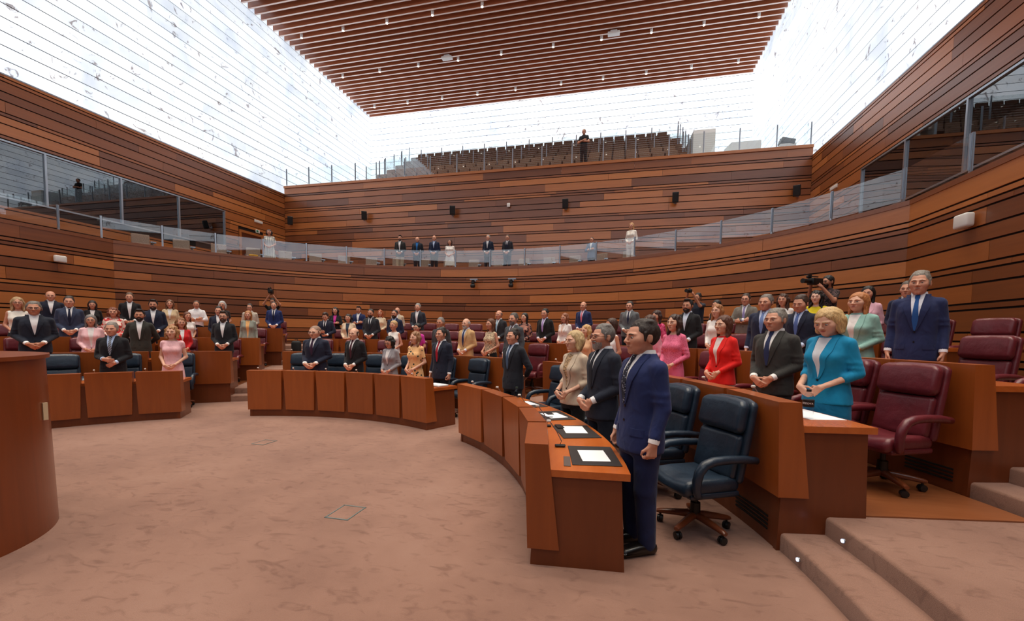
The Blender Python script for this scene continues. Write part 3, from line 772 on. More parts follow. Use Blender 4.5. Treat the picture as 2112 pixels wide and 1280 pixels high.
def make_cloth(kind, sex, pose, lod, bust=True):
    """kind: jacket, shirt, tee, sleeveless, dress, trousers, skirt -> (mesh, field)"""
    key = (kind, sex, pose, lod)
    if key in _cloth: return _cloth[key]
    g = {'A': .0125, 'B': .017, 'C': .024}[lod]
    ymin = -.5 if pose in ('camera','photo','overhead') else -.36; ymax = .32 if pose == 'behind' else .24
    if kind == 'trousers':
        F = Field(np.arange(-.26, .26, g), np.arange(-.2, .2, g), np.arange(.02, 1.06, g*1.4))
        F.loft([(.74,.15,.115,0),(.84,.178,.128,0),(.92,.175,.125,0),(1.02,.155,.112,0)] if sex == 'm' else [(.74,.15,.12,0),(.84,.172,.125,0),(.92,.168,.12,0),(1.03,.135,.10,0)])
        for s in (-1, 1): F.cap((s*.088, 0, .82), (s*.09, -.005, .48), .092, .075, .03); F.cap((s*.09, -.005, .48), (s*.094, .02, .07), .075, .06, .02)
        _cloth[key] = (F.mesh('trousers', METAL, 1), F); return _cloth[key]
    if kind == 'skirt':
        F = Field(np.arange(-.28, .28, g), np.arange(-.24, .24, g), np.arange(.40, 1.10, g*1.3))
        F.loft([(.46,.19,.15,0),(.70,.185,.145,0),(.86,.178,.135,0),(.94,.165,.122,0),(1.05,.135,.10,0)], p=2.0)
        _cloth[key] = (F.mesh('skirt', METAL, 1), F); return _cloth[key]
    z0 = .42 if kind in ('dress', 'dress_short') else .77
    F = Field(np.arange(-.40, .40, g), np.arange(ymin, ymax, g), np.arange(z0-.04, 2.0 if pose == 'overhead' else 1.62, g*1.15))
    m = sex == 'm'; jk = kind in ('jacket', 'jacket34')
    if m and jk: pr = [(.77,.188,.138,0),(.86,.192,.140,0),(.94,.187,.136,0),(1.06,.172,.124,0),(1.18,.180,.130,0),(1.30,.186,.136,0),(1.37,.178,.124,.005),(1.42,.150,.102,.012),(1.455,.112,.085,.018),(1.485,.082,.076,.022),(1.505,.068,.070,.024)]
    elif m: pr = [(.90,.175,.122,0),(1.05,.168,.114,0),(1.18,.176,.120,0),(1.30,.180,.127,0),(1.37,.170,.113,.005),(1.42,.138,.094,.012),(1.455,.105,.078,.018),(1.485,.076,.068,.022),(1.50,.066,.064,.024)]
    elif jk: pr = [(.80,.190,.140,0),(.88,.182,.136,0),(.97,.165,.122,0),(1.08,.148,.108,0),(1.18,.160,.118,0),(1.28,.170,.126,0),(1.35,.160,.112,.005),(1.405,.130,.090,.012),(1.44,.095,.074,.018),(1.465,.066,.062,.022)]
    elif kind in ('dress', 'dress_short'): pr = [(.45,.215,.165,0),(.60,.205,.155,0),(.80,.185,.140,0),(.92,.172,.126,0),(1.02,.142,.106,0),(1.09,.138,.104,0),(1.18,.150,.112,0),(1.28,.160,.118,0),(1.35,.150,.10,.005),(1.405,.118,.08,.012),(1.435,.08,.064,.02),(1.45,.06,.055,.022)]
    else: pr = [(.90,.168,.122,0),(1.0,.150,.112,0),(1.09,.140,.104,0),(1.18,.150,.112,0),(1.28,.160,.118,0),(1.35,.150,.10,.005),(1.405,.118,.08,.012),(1.435,.08,.064,.02),(1.45,.06,.055,.022)]
    F.loft(pr, .02)
    if not m:
        for s in (-1, 1): F.ell((s*.072, -.085, 1.245), (.066,.062,.062), .05)
    sh, el, wr, hd, cu = arms(pose, sex); a = 1.0 if m else .87
    for i in (0, 1):
        s = -1 if i == 0 else 1
        S, E, W = Vector(sh[i]), Vector(el[i]), Vector(wr[i])
        if kind in ('sleeveless', 'dress'):
            F.cap((s*.055, .02, 1.425), (S.x*.9, .012, S.z), .024, .046, .03)
            if kind == 'dress': F.cap(S, S.lerp(E, .25), .055, .05, .02)
            continue
        rs, re, rw = ((.064,.053,.042) if jk else (.057,.048,.037)); rs, re, rw = rs*a, re*a, rw*a
        F.cap((s*.06, .02, 1.44), (S.x, .012, S.z+.004), .036 if jk else .03, rs*.9, .03)
        if kind in ('tee', 'dress_short'):
            F.cap(S, S.lerp(E, .62), rs, re*1.08, .03); continue
        F.cap(S, E, rs, re, .010); F.cap(E, E.lerp(W, .80 if kind != 'jacket34' else .30), re*.98, rw if kind != 'jacket34' else re*1.02, .012)
    if jk or kind == 'shirt':   # creases at the elbows
        for i in (0, 1):
            E = Vector(el[i]); W = Vector(wr[i]); S = Vector(sh[i])
            for q in (.18, .36): F.ell(E.lerp(S, q)+Vector((0,-.008,0)), (.056*a, .056*a, .01), .02)
    F.cap((0,.022,1.47), (0,.010,1.62), .060 if m else .05, .066 if m else .056, .006, '-')
    me = F.mesh(kind, METAL, 2 if lod == 'A' else 1); _cloth[key] = (me, F); return _cloth[key]

def patch(F, fx, zs, nu, off, name, mat, parent, thick=.0):
    """strip over the front of a garment; fx(z) -> (x0, x1)"""
    zs = np.asarray(zs); U = np.linspace(0, 1, nu); X = []; Z = []
    for z in zs:
        a, b = fx(z); X.append(a+(b-a)*U); Z.append(np.full(nu, z))
    X = np.array(X); Z = np.array(Z); Y = F.front(X.ravel(), Z.ravel()).reshape(X.shape) - off
    vs = [(X[i,j], Y[i,j], Z[i,j]) for i in range(len(zs)) for j in range(nu)]; n = len(vs)
    vs += [(x, y+.006, z) for x, y, z in vs]; fs = []
    for i in range(len(zs)-1):
        for j in range(nu-1):
            q = (i*nu+j, i*nu+j+1, (i+1)*nu+j+1, (i+1)*nu+j); fs.append(q); fs.append(tuple(k+n for k in q[::-1]))
    rim = [j for j in range(nu)] + [i*nu+nu-1 for i in range(1, len(zs))] + [(len(zs)-1)*nu+j for j in range(nu-2, -1, -1)] + [i*nu for i in range(len(zs)-2, 0, -1)]
    for a, b in zip(rim, rim[1:]+rim[:1]): fs.append((b, a, a+n, b+n))
    return MB().add(vs, fs).build(name, mat, parent, True, 60)

# ---- hair
_hair = {}
def make_hair(style, lod):
    key = (style, lod)
    if key in _hair: return _hair[key]
    g = {'A': .0055, 'B': .009, 'C': .014}[lod]; T = None
    long = style in ('long', 'curly_long', 'wavy', 'bob', 'bobcurly', 'ponytail', 'fringe')
    zlo = {'long': -.30, 'curly_long': -.25, 'wavy': -.20, 'bob': -.14, 'bobcurly': -.15, 'fringe': -.17, 'ponytail': -.2}.get(style, -.11)
    F = Field(np.arange(-.15, .15, g), np.arange(-.15, .19, g), np.arange(zlo-.03, .17, g))
    if style == 'fringeback' or style == 'balding':
        F.ell((0,.022,.012), (.083,.096,.080), .0); F.ell((0,-.02,.10), (.075,.11,.075), .012, '-'); F.ell((0,-.105,.0), (.085,.09,.12), .01, '-'); F.ell((0,.02,-.10),(.12,.12,.06), .01, '-')
        for s in (-1,1): F.cap((s*.074,-.004,.03),(s*.076,.0,-.02), .011,.008,.01)
    elif style in ('short', 'crop', 'quiff'):
        e = .005 if style == 'crop' else .011
        F.ell((0,.023,.030), (.079+e*.5,.098+e*.6,.088+e*1.1), .0)
        if style == 'quiff': F.ell((0,-.038,.106), (.056,.05,.024), .02)
        if style == 'short': F.ell((.012,.02,.108), (.052,.05,.014), .025)
        F.ell((0,-.124,.012), (.064,.068,.082), .02, '-')
        F.ell((0,-.085,-.10), (.12,.105,.082), .015, '-'); F.ell((0,.02,-.125), (.12,.12,.06), .01, '-')
        for s in (-1,1): F.cap((s*.077,-.020,.03),(s*.078,-.020,-.022), .009,.006,.008)
        if style != 'crop':
            for s in (-1,1): F.ell((s*.05,-.088,.072), (.024,.034,.03), .02, '-')
        F.wob(.0013, 170)
    else:
        F.ell((0,.024,.036), (.087,.107,.092), .0)
        b = {'long': .080, 'wavy': .094, 'curly_long': .102, 'bob': .095, 'bobcurly': .104, 'fringe': .092, 'ponytail': .07, 'updo': .07}[style]
        if style == 'updo': F.ell((0,.10,.05), (.045,.045,.045), .015); F.ell((0,.05,-.02), (.072,.06,.06), .02)
        elif style == 'ponytail': F.ell((0,.05,-.02), (.076,.062,.07), .02); F.cap((0,.11,.02),(0,.13,-.16), .032,.016,.02)
        else:
            F.ell((0,.035,-.02), (b,.095,.09), .03)
            for s in (-1,1): F.cap((s*b*.66,.030,.0), (s*b*.80,.0,zlo+.05), .042,.028,.03)
            F.cap((0,.075,-.02),(0,.07,zlo+.04), .05,.04,.04)
        F.ell((.012,-.114,-.006), (.064,.072,.086 if style != 'fringe' else .060), .012, '-')
        F.ell((0,-.13,-.10), (.066,.10,.11), .012, '-'); F.cap((0,-.02,-.06),(0,-.06,-.26), .056,.075,.01,'-')
        if 'curly' in style: F.wob(.008, 95)
        elif style == 'wavy': F.wob(.005, 75)
        else: F.wob(.002, 140)
    me = F.mesh('hair', METAL, 2); _hair[key] = me; return me
def make_beard(lod):
    if ('beard', lod) in _hair: return _hair[('beard', lod)]
    g = {'A': .005, 'B': .008, 'C': .014}[lod]
    F = Field(np.arange(-.09, .09, g), np.arange(-.13, .06, g), np.arange(-.145, .02, g))
    F.ell((0,-.030,-.074), (.056,.062,.044), 0); F.ell((0,-.070,-.100), (.03,.026,.026), .02); F.ell((0,-.026,-.03), (.069,.074,.075), .02)
    F.ell((0,-.085,-.018), (.066,.075,.038), .008, '-'); F.ell((0,-.115,-.058), (.021,.05,.009), .004, '-'); F.ell((0,.03,.03), (.2,.085,.2), .01, '-')
    F.cap((-.028,-.092,-.046),(0,-.101,-.043), .006,.008,.006); F.cap((.028,-.092,-.046),(0,-.101,-.043), .006,.008,.006)
    me = F.mesh('beard', METAL, 1); _hair[('beard', lod)] = me; return me
def uv(m, c, r, n=8, mi=0):
    vs = []; fs = []
    for i in range(n+1):
        th = PI*i/n
        for k in range(n): ph = 2*PI*k/n; vs.append((c[0]+r[0]*math.sin(th)*math.cos(ph), c[1]+r[1]*math.sin(th)*math.sin(ph), c[2]+r[2]*math.cos(th)))
    for i in range(n):
        for k in range(n): fs.append((i*n+k, i*n+n+k, i*n+n+(k+1)%n, i*n+(k+1)%n))
    return m.add(vs, fs, mi)
EYEM = [plain('eye_white', (200,188,180), .3), plain('iris', (44,30,22), .2)]
def eye_mesh():
    """flattened ball with its pole forward: iris rings first"""
    m = MB(); n = 10; vs = []; fs = []; mi = []
    th = [0, .3, .62, .9, 1.3, PI/2+.4, PI]
    for t in th:
        for k in range(n):
            ph = 2*PI*k/n; r = math.sin(t); vs.append((.0125*r*math.cos(ph), -.0105*math.cos(t), .0078*r*math.sin(ph) if t > .5 else .0105*r*math.sin(ph)))
    for i in range(len(th)-1):
        for k in range(n): m.m.append(1 if i < 2 else 0); fs.append((i*n+k, i*n+(k+1)%n, i*n+n+(k+1)%n, i*n+n+k))
    m.v = vs; m.f = fs
    return m.mesh('eye', EYEM, True, None)
ME_EYE = eye_mesh()
ME_BROW = {s: MB().tube([(s*.014,-.0975,.0205),(s*.030,-.0975,.0238),(s*.047,-.084,.0185)], [.0032,.0038,.0022], 6).mesh('eyebrow', METAL, True, None) for s in (-1, 1)}
_m = MB(); vs = []; fs = []
for i in range(9):
    u = -1+2*i/8; x = .0250*u; y = -.0962+.011*u*u; t = (1-u*u)
    for dz, dy in ((.0045*t, .004), (.0022*t, -.0022*t), (0, 0), (-.004*t, -.003*t), (-.0085*t, .003)): vs.append((x, y+dy, -.0595+dz))
for i in range(8):
    for k in range(4): fs.append((i*5+k, i*5+k+1, i*5+6+k, i*5+5+k))
_m.add(vs, fs); ME_LIPS = _m.mesh('lips', METAL, True, None)
_m = MB()
for s in (-1, 1):
    c = Vector((s*.033,-.114,-.001)); pts = [(c.x+.024*math.cos(a), c.y+.004*abs(math.cos(a)), c.z+.0175*math.sin(a)) for a in [2*PI*i/14 for i in range(15)]]
    _m.tube(pts, .0022, 5); _m.tube([(s*.057,-.11,.004),(s*.078,-.06,.006),(s*.083,.005,.004)], .002, 5)
_m.tube([(-.009,-.114,.004),(.009,-.114,.004)], .002, 5)
ME_GLASS = _m.mesh('glasses', METAL, True, None)
_m = MB(); 
vs = []; fs = []; n = 20
for r, z, dip in ((.078,-.026,.03),(.0665,.034,.026),(.062,.036,.026),(.066,-.02,.03)):
    for k in range(n):
        a = 2*PI*k/n; fr = max(0, -math.sin(a))**3; vs.append((r*math.cos(a), .02+r*1.02*math.sin(a), z-dip*fr))
for i in range(4):
    for k in range(n): fs.append((i*n+k, i*n+(k+1)%n, ((i+1)%4)*n+(k+1)%n, ((i+1)%4)*n+k))
_m.add(vs, fs); ME_COLLAR = _m.mesh('collar', METAL, True, 60)
ME_SHOE = MB().rbox((0,-.055,.045), (.10,.29,.09), .04, 3, fn=lambda p: (p[0], p[1], p[2]-.02*max(0, -p[1]/.14)*(1 if p[2] > 0 else 0))).mesh('shoe', plain('shoe_leather', (20,16,15), .25), True, None)
def cuff_mesh(pose, sex):
    sh, el, wr, hd, cu = arms(pose, sex); out = []; a = 1.0 if sex == 'm' else .87
    for i in (0, 1):
        m = MB(); E, W = Vector(el[i]), Vector(wr[i]); m.tube([E.lerp(W, .82), E.lerp(W, .90), E.lerp(W, .975)], [.037*a, .0375*a, .035*a], 14)
        out.append(m.mesh('cuff', METAL, True, 60))
    return out
_cf = {}

SKIN = {0: (208,150,124), 1: (222,172,146), 2: (192,132,104), 3: (230,184,162)}
def skin(i):
    nm = 'skin_%d' % i
    if nm in MATS: return MATS[nm]
    m = noisy(nm, tuple(int(v*.94) for v in SKIN[i]), SKIN[i], 9, .5, .05, 3, 60, .4); return m
def hairmat(rgb):
    nm = 'hair_%d_%d_%d' % rgb
    if nm in MATS: return MATS[nm]
    m, t, b = nt(nm); L = t.links.new; tc = N(t, 'ShaderNodeTexCoord'); mp = N(t, 'ShaderNodeMapping'); mp.inputs['Scale'].default_value = (150, 150, 7); L(tc.outputs['Object'], mp.inputs['Vector'])
    n1 = N(t, 'ShaderNodeTexNoise'); n1.inputs['Scale'].default_value = 1.5; n1.inputs['Detail'].default_value = 4; n1.inputs['Distortion'].default_value = .4; L(mp.outputs[0], n1.inputs['Vector'])
    r = ramp(t, [(.3, tuple(int(v*.74) for v in rgb)), (.7, tuple(min(255, int(v*1.1)) for v in rgb))], n1.outputs[0]); L(r.outputs[0], b.inputs['Base Color'])
    bp = N(t, 'ShaderNodeBump'); bp.inputs['Strength'].default_value = .5; bp.inputs['Distance'].default_value = .01; L(n1.outputs[0], bp.inputs['Height']); L(bp.outputs[0], b.inputs['Normal'])
    b.inputs['Roughness'].default_value = .5; MATS[nm] = m; return m
def fabric(spec):
    """spec: rgb, or (pattern, rgb, rgb...)"""
    nm = 'fabric_' + '_'.join(str(x) for x in spec).replace(' ', '').replace('(', '').replace(')', '').replace(',', '_').replace("'", '')
    if nm in MATS: return MATS[nm]
    m, t, b = nt(nm); L = t.links.new; tc = N(t, 'ShaderNodeTexCoord')
    b.inputs['Roughness'].default_value = .82; b.inputs['Specular IOR Level'].default_value = .25; b.inputs['Sheen Weight'].default_value = .08
    if isinstance(spec[0], str):
        pat, cols = spec[0], spec[1:]
        if pat == 'stripe':
            w = N(t, 'ShaderNodeTexWave', bands_direction='X'); w.inputs['Scale'].default_value = 9; L(tc.outputs['Object'], w.inputs['Vector']); fac = w.outputs['Fac']; st = [(.55, cols[0]), (.62, cols[1])]
        elif pat == 'tiestripe':
            mp = N(t, 'ShaderNodeMapping'); mp.inputs['Rotation'].default_value = (0, .8, 0); L(tc.outputs['Object'], mp.inputs[0]); w = N(t, 'ShaderNodeTexWave', bands_direction='X'); w.inputs['Scale'].default_value = 14; L(mp.outputs[0], w.inputs['Vector']); fac = w.outputs['Fac']; st = [(.5, cols[0]), (.6, cols[1])]
        elif pat in ('dots', 'leopard', 'floral', 'pin', 'lace'):
            v = N(t, 'ShaderNodeTexVoronoi'); v.inputs['Scale'].default_value = {'dots': 15, 'leopard': 60, 'floral': 16, 'pin': 75, 'lace': 95}[pat]; L(tc.outputs['Object'], v.inputs['Vector'])
            if pat == 'floral':
                n9 = N(t, 'ShaderNodeTexNoise'); n9.inputs['Scale'].default_value = 16; n9.inputs['Detail'].default_value = 1; L(tc.outputs['Object'], n9.inputs['Vector']); fac = n9.outputs[0]; st = [(.46, cols[0]), (.50, cols[1])]
            else: fac = v.outputs['Distance']; st = [(.26, cols[0]), (.31, cols[1])] if pat in ('dots', 'pin') else [(.34, cols[0]), (.44, cols[1])]
        r = ramp(t, st, fac); L(r.outputs[0], b.inputs['Base Color'])
    else:
        n0 = N(t, 'ShaderNodeTexNoise'); n0.inputs['Scale'].default_value = 7; n0.inputs['Detail'].default_value = 3; L(tc.outputs['Object'], n0.inputs['Vector'])
        r = ramp(t, [(.3, tuple(int(v*.92) for v in spec)), (.7, tuple(min(255, int(v*1.04)) for v in spec))], n0.outputs[0]); L(r.outputs[0], b.inputs['Base Color'])
    mp = N(t, 'ShaderNodeMapping'); mp.inputs['Scale'].default_value = (9, 9, 5); L(tc.outputs['Object'], mp.inputs['Vector'])
    n1 = N(t, 'ShaderNodeTexNoise'); n1.inputs['Scale'].default_value = 1; n1.inputs['Detail'].default_value = 2; n1.inputs['Distortion'].default_value = 1.0; L(mp.outputs[0], n1.inputs['Vector'])
    bp = N(t, 'ShaderNodeBump'); bp.inputs['Strength'].default_value = .45; bp.inputs['Distance'].default_value = .03; L(n1.outputs[0], bp.inputs['Height']); L(bp.outputs[0], b.inputs['Normal'])
    MATS[nm] = m; return m
def ob(name, me, mat, parent, M=None):
    """shares mesh data; the material sits on the object"""
    o = link(name, me, parent, M=M); o.material_slots[0].link = 'OBJECT'; o.material_slots[0].material = mat; return o

def person(pos, h, yaw, label, sex='m', pose='clasp', lod='B', skin_i=0, hair='short', hc=(40,28,22), top=('jacket', (30,34,48)), inner=(238,238,240), tie=None, vz=1.14, bottom=('trousers', (28,30,38)), glasses=None, beard=None, hyaw=0.0, hpitch=0.0, var=0, wide=1.0, lip=None, shoes=True, extra=None, group=None):
    root = empty('person', pos, yaw); k = h/1.75; root.scale = (k*wide, k*wide, k)
    tag(root, label, 'person', group or 'people standing in the chamber')
    T = head_T(hyaw, hpitch)
    sk = skin(skin_i)
    ob('body', make_body(sex, pose, lod, var, hyaw, hpitch), sk, root)
    for s in (-1, 1):
        link('eye', ME_EYE, root, M=T @ Matrix.Translation((s*.031, -.0822, -.0005)))
        ob('eyebrow', ME_BROW[s], hairmat(tuple(int(v*.8) for v in hc)), root, T)
    ob('lips', ME_LIPS, plain('lips_%s' % sex, {'m': (178,116,100), 'f': (184,100,94)}[sex], .45), root, T)
    if hair: ob('hair', make_hair(hair, lod), hairmat(hc), root, T)
    if beard: ob('beard', make_beard(lod), hairmat(beard), root, T)
    if glasses: ob('glasses', ME_GLASS, plain('frame_%d_%d_%d' % glasses, glasses, .3), root, T)
    kind, col = top; me, F = make_cloth(kind, sex, pose, lod); fm = fabric(col)
    ob({'jacket': 'jacket', 'jacket34': 'jacket', 'shirt': 'shirt', 'tee': 't_shirt', 'sleeveless': 'top', 'dress': 'dress', 'dress_short': 'dress'}[kind], me, fm, root)
    if bottom:
        mb, _ = make_cloth(bottom[0], sex, 'clasp', lod); ob(bottom[0], mb, fabric(bottom[1]), root)
    zt = 1.496 if sex == 'm' else 1.44
    if kind in ('jacket', 'jacket34'):
        im = fabric(inner); w1 = .062 if sex == 'm' else .06
        wf = lambda z: .004 + (w1-.004)*max(0, (z-vz)/(zt-vz))**.85
        zs = np.linspace(vz, zt, 16)
        patch(F, lambda z: (-wf(z), wf(z)), zs, 9, .004, 'shirt', im, root)
        for s in (-1, 1):
            def lf(z, s=s):
                t = (z-vz)/(zt-vz); ou = wf(z) + .012 + .052*min(1, t/.62)*(1 if t < .68 else max(.35, 1-(t-.68)*1.6)); a, b = wf(z)-.003, ou
                return (s*a, s*b) if s > 0 else (s*b, s*a)
            patch(F, lf, zs, 4, .010, 'lapel', fm, root)
        if lod != 'C':
            for zb in ((vz-.015, vz-.12) if sex == 'm' else (vz-.015,)):
                y = float(F.front(np.array([.0]), np.array([zb]))[0]); ob('button', ME_BTN, plain('button_dark', (20,18,18), .3), root, Matrix.Translation((0, y-.003, zb)))
            if sex == 'm':
                for s in (-1, 1): patch(F, lambda z, s=s: (min(s*.075, s*.165), max(s*.075, s*.165)), np.linspace(.90, .955, 4), 6, .006, 'pocket_flap', fm, root)
        if sex == 'm' and pose not in ('behind',):
            if (pose, sex) not in _cf: _cf[(pose, sex)] = cuff_mesh(pose, sex)
            for cm in _cf[(pose, sex)]: ob('cuff', cm, im, root)
    if sex == 'm' and kind in ('jacket', 'shirt'):
        ob('collar', ME_COLLAR, fabric(inner) if kind == 'jacket' else fm, root, Matrix.Translation((0, 0, 1.488)))
    if tie:
        tm = fabric(tie)
        tw = lambda z: min(.021 if z > 1.445 else .014+.02*(1.44-z)/.3, wf(z)+.002 if kind == 'jacket' else 1)
        patch(F, lambda z: (-tw(z), tw(z)), np.concatenate([np.linspace(vz, 1.44, 10), [1.45, 1.486]]), 5, .013, 'tie', tm, root)
    if shoes:
        for s in (-1, 1): link('shoe', ME_SHOE, root, (s*.095, 0, 0))
    if extra: extra(root, F)
    return root
ME_BTN = MB().lathe([(.009,-.002),(.009,.002)], n=8)
ME_BTN.v = [(x, z, y) for x, y, z in ME_BTN.v]; ME_BTN = ME_BTN.mesh('button', METAL)
def face_to(x, y, tx=None, ty=None, off=0.0):
    tx, ty = (C0 if tx is None else (tx, ty)); return math.atan2(ty-y, tx-x) + PI/2 + math.radians(off)
# ---- who stands where: (x, y, floor, height, sex) found from the hemicycle's rings
NAVY=(26,32,52); BLACKS=(22,23,27); CHAR=(46,47,50); GREY=(96,98,102); BLUE=(34,46,92); WHT=(240,238,236); BEIGE=(206,190,162); LBLUE=(150,176,214)
BR=(58,38,26); DBR=(34,24,20); BLK=(18,16,16); GRY=(128,126,124); LGR=(176,174,170); BLO=(196,160,108); LBR=(122,84,54); AUB=(124,66,36); GIN=(164,96,48)
def pp(n, x, y, z, h, label, **k):
    off = k.pop('off', 0)
    if z > .3: z += .012
    elif z > 0: z += .012
    return person((x, y, z), h, face_to(x, y, off=off), label, **k)
J = lambda c: ('jacket', c)
# front row
def watch(side):
    def f(root, F):
        sh, el, wr, hd, cu = arms('clasp', 'f'); W, E = Vector(wr[side]), Vector(el[side]); d = (W-E).normalized(); a = d.cross(Vector((0,0,1))).normalized(); b = a.cross(d)
        pts = [W - d*.02 + a*math.cos(2*PI*i/14)*.029 + b*math.sin(2*PI*i/14)*.029 for i in range(15)]
        MB().tube(pts, .006, 6).build('watch_strap', BLACK, root, True); c = W - d*.02 + Vector((0,-.032,.005))
        MB().rbox(c, (.034,.012,.038), .005, 2).build('watch', BLACK, root, True)
    return f
pp(54, .22,3.36,0,1.775,'man in bright navy blue suit with spotted tie, arms down, nearest in front row', lod='A', pose='sides', top=J(BLUE), bottom=('trousers',(30,38,74)), inner=WHT, tie=('pin',(170,176,196),(22,26,44)), hair='short', hc=(44,30,24), skin_i=0, off=20, vz=1.12, var=.5, wide=1.08)
pp(52, -.10,4.55,0,1.77,'grey-bearded man in tortoiseshell glasses and dark navy suit, front row', lod='A', pose='clasp', top=J((34,40,54)), bottom=('trousers',(30,35,48)), tie=(24,28,40), hair='short', hc=(120,116,112), beard=(150,144,138), glasses=(92,52,30), skin_i=0, off=14, vz=1.10, wide=1.05)
pp(50, -.47,5.36,0,1.71,'blonde woman in cream blazer over leopard print top, wearing a black watch', sex='f', lod='A', pose='clasp', top=('jacket34',(206,188,166)), inner=('leopard',(58,42,30),(190,160,124)), bottom=('trousers',(26,24,26)), hair='bob', hc=(200,170,122), skin_i=1, off=14, vz=1.02, wide=1.06, extra=watch(0))
pp(46, -1.56,6.62,0,1.74,'dark-haired man in dark suit with arms behind his back, front row', lod='A', pose='behind', top=J((30,34,44)), bottom=('trousers',(24,27,34)), tie=(70,92,120), inner=(206,220,240), hair='short', hc=(40,28,22), vz=1.10, off=9)
pp(40, -3.20,7.57,0,1.76,'dark-haired man in navy suit with crimson tie, end of centre front row', lod='A', pose='sides', top=J((28,34,52)), tie=(168,20,44), hair='short', hc=(38,28,22), var=.3, vz=1.1, off=3)
pp(39, -3.84,7.76,0,1.68,'woman in peach dress printed with dark squares, front row', sex='f', lod='A', pose='clasp', top=('dress_short',('dots',(34,58,58),(238,188,132))), bottom=None, hair='wavy', hc=(150,106,70), skin_i=1, off=-2)
pp(38, -4.46,7.87,0,1.58,'woman with black curly hair and glasses in pale grey blazer, looking down', sex='f', lod='A', pose='clasp', top=J((150,148,154)), inner=WHT, bottom=('trousers',(150,148,154)), hair='bobcurly', hc=BLK, glasses=(30,26,26), hpitch=.28, vz=1.1, off=2)
pp(37, -5.30,7.89,0,1.74,'balding man in black suit with white cuffs and dark tie, front row', lod='A', pose='clasp', top=J((28,28,33)), tie=(70,32,44), hair='balding', hc=(70,52,40), vz=1.1, skin_i=1, off=-4)
pp(36, -6.16,7.78,0,1.77,'stout bald man with glasses in navy suit, front row', lod='A', pose='clasp', top=J((32,38,58)), tie=(58,34,58), hair='crop', hc=(150,118,96), glasses=(60,60,66), wide=1.2, var=1, hpitch=.1, skin_i=1, off=-3)
pp(8, -9.17,5.99,0,1.77,'grey-haired man with striped tie holding his forearm, left front row', lod='A', pose='high', top=J((26,28,34)), inner=(178,200,236), tie=('tiestripe',(24,28,40),(170,180,196)), hair='short', hc=(142,136,128), off=-10)
pp(13, -8.55,6.62,0,1.73,'woman with curly blonde bob in pale pink belted outfit, left front row', sex='f', lod='A', pose='clasp', top=('dress',(240,190,196)), bottom=None, hair='bobcurly', hc=(176,128,82), skin_i=1, off=-4)
# second row
pp(2, -11.40,6.09,.28,1.88,'burly man with glasses in dark navy suit and open white collar, far left', pose='clasp', lod='A', top=J((30,36,50)), hair='short', hc=(110,104,98), glasses=(90,84,80), wide=1.14, vz=1.12, skin_i=2)
pp(6, -10.96,6.77,.28,1.65,'woman with long grey hair in pale pink jacket over white top', sex='f', pose='clasp', top=J((240,196,202)), inner=WHT, hair='long', hc=(120,116,114), glasses=(80,70,66), vz=1.0)
pp(10, -10.46,7.39,.28,1.80,'dark-bearded man in olive charcoal suit, white shirt, no tie', pose='behind', top=J((50,50,46)), bottom=('trousers',(44,44,42)), hair='quiff', hc=BLK, beard=(26,20,18), skin_i=2, vz=1.08)
pp(14, -9.94,7.91,.28,1.64,'woman with light brown curls in red jacket, left block', sex='f', pose='clasp', top=J((206,34,40)), hair='curly_long', hc=(140,92,54), off=20)
pp(19, -9.28,8.44,.28,1.82,'bearded man with glasses in black suit by the left aisle', pose='clasp', top=J((34,36,42)), hair='quiff', hc=(52,40,32), beard=(70,54,42), glasses=(40,36,36), vz=1.12)
pp(33, -5.44,9.78,.28,1.66,'blonde woman with hair up in white sleeveless dress', sex='f', pose='clasp', top=('sleeveless',(242,238,232)), bottom=('skirt',(242,238,232)), hair='updo', hc=(206,168,116), skin_i=0, off=-6)
pp(34, -4.79,9.79,.28,1.60,'dark-haired woman with glasses in magenta top, behind the peach dress', sex='f', pose='clasp', top=('tee',(214,62,170)), hair='updo', hc=BLK, glasses=(24,22,24), off=-6)
pp(35, -4.14,9.73,.28,1.74,'grey-haired man in charcoal suit behind the man with crimson tie', pose='clasp', top=J((62,64,68)), hair='short', hc=(130,128,126), skin_i=2, off=2)
pp(41, -3.43,9.61,.28,1.72,'bald man with white beard in tan suit and navy tie', pose='clasp', top=J((206,168,120)), bottom=('trousers',(206,168,120)), inner=(210,220,240), tie=(28,38,84), hair='balding', hc=LGR, beard=(190,184,178), skin_i=1, vz=1.08, off=-4)
pp(42, -2.77,9.43,.28,1.71,'woman with long brown hair in leopard print top and black trousers', sex='f', pose='clasp', top=('sleeveless',('leopard',(40,30,26),(214,190,158))), bottom=('trousers',(20,20,22)), hair='long', hc=(104,62,38), off=-10)
pp(44, -2.17,9.20,.28,1.83,'man with trimmed grey beard in mid grey suit behind front row', pose='sides', top=J((76,80,86)), inner=(226,228,236), tie=(90,50,60), hair='short', hc=(84,80,78), beard=(110,104,100), off=2)
pp(51, -.51,8.21,.28,1.56,'blonde woman in peach sleeveless top behind the cream blazer', sex='f', pose='clasp', top=('sleeveless',(226,180,140)), hair='wavy', hc=(206,164,108), skin_i=1)
pp(53, -.04,7.80,.28,1.67,'woman with brown hair in white sleeveless top behind the tortoiseshell glasses', sex='f', pose='clasp', top=('sleeveless',WHT), bottom=('trousers',WHT), hair='long', hc=(66,40,28), skin_i=2, off=-10)
pp(56, .56,7.16,.28,1.70,'woman with wavy brown hair in baby pink blazer behind nearest man', sex='f', pose='clasp', top=J((242,170,190)), bottom=('trousers',(242,170,190)), hair='wavy', hc=(74,44,32), off=10)
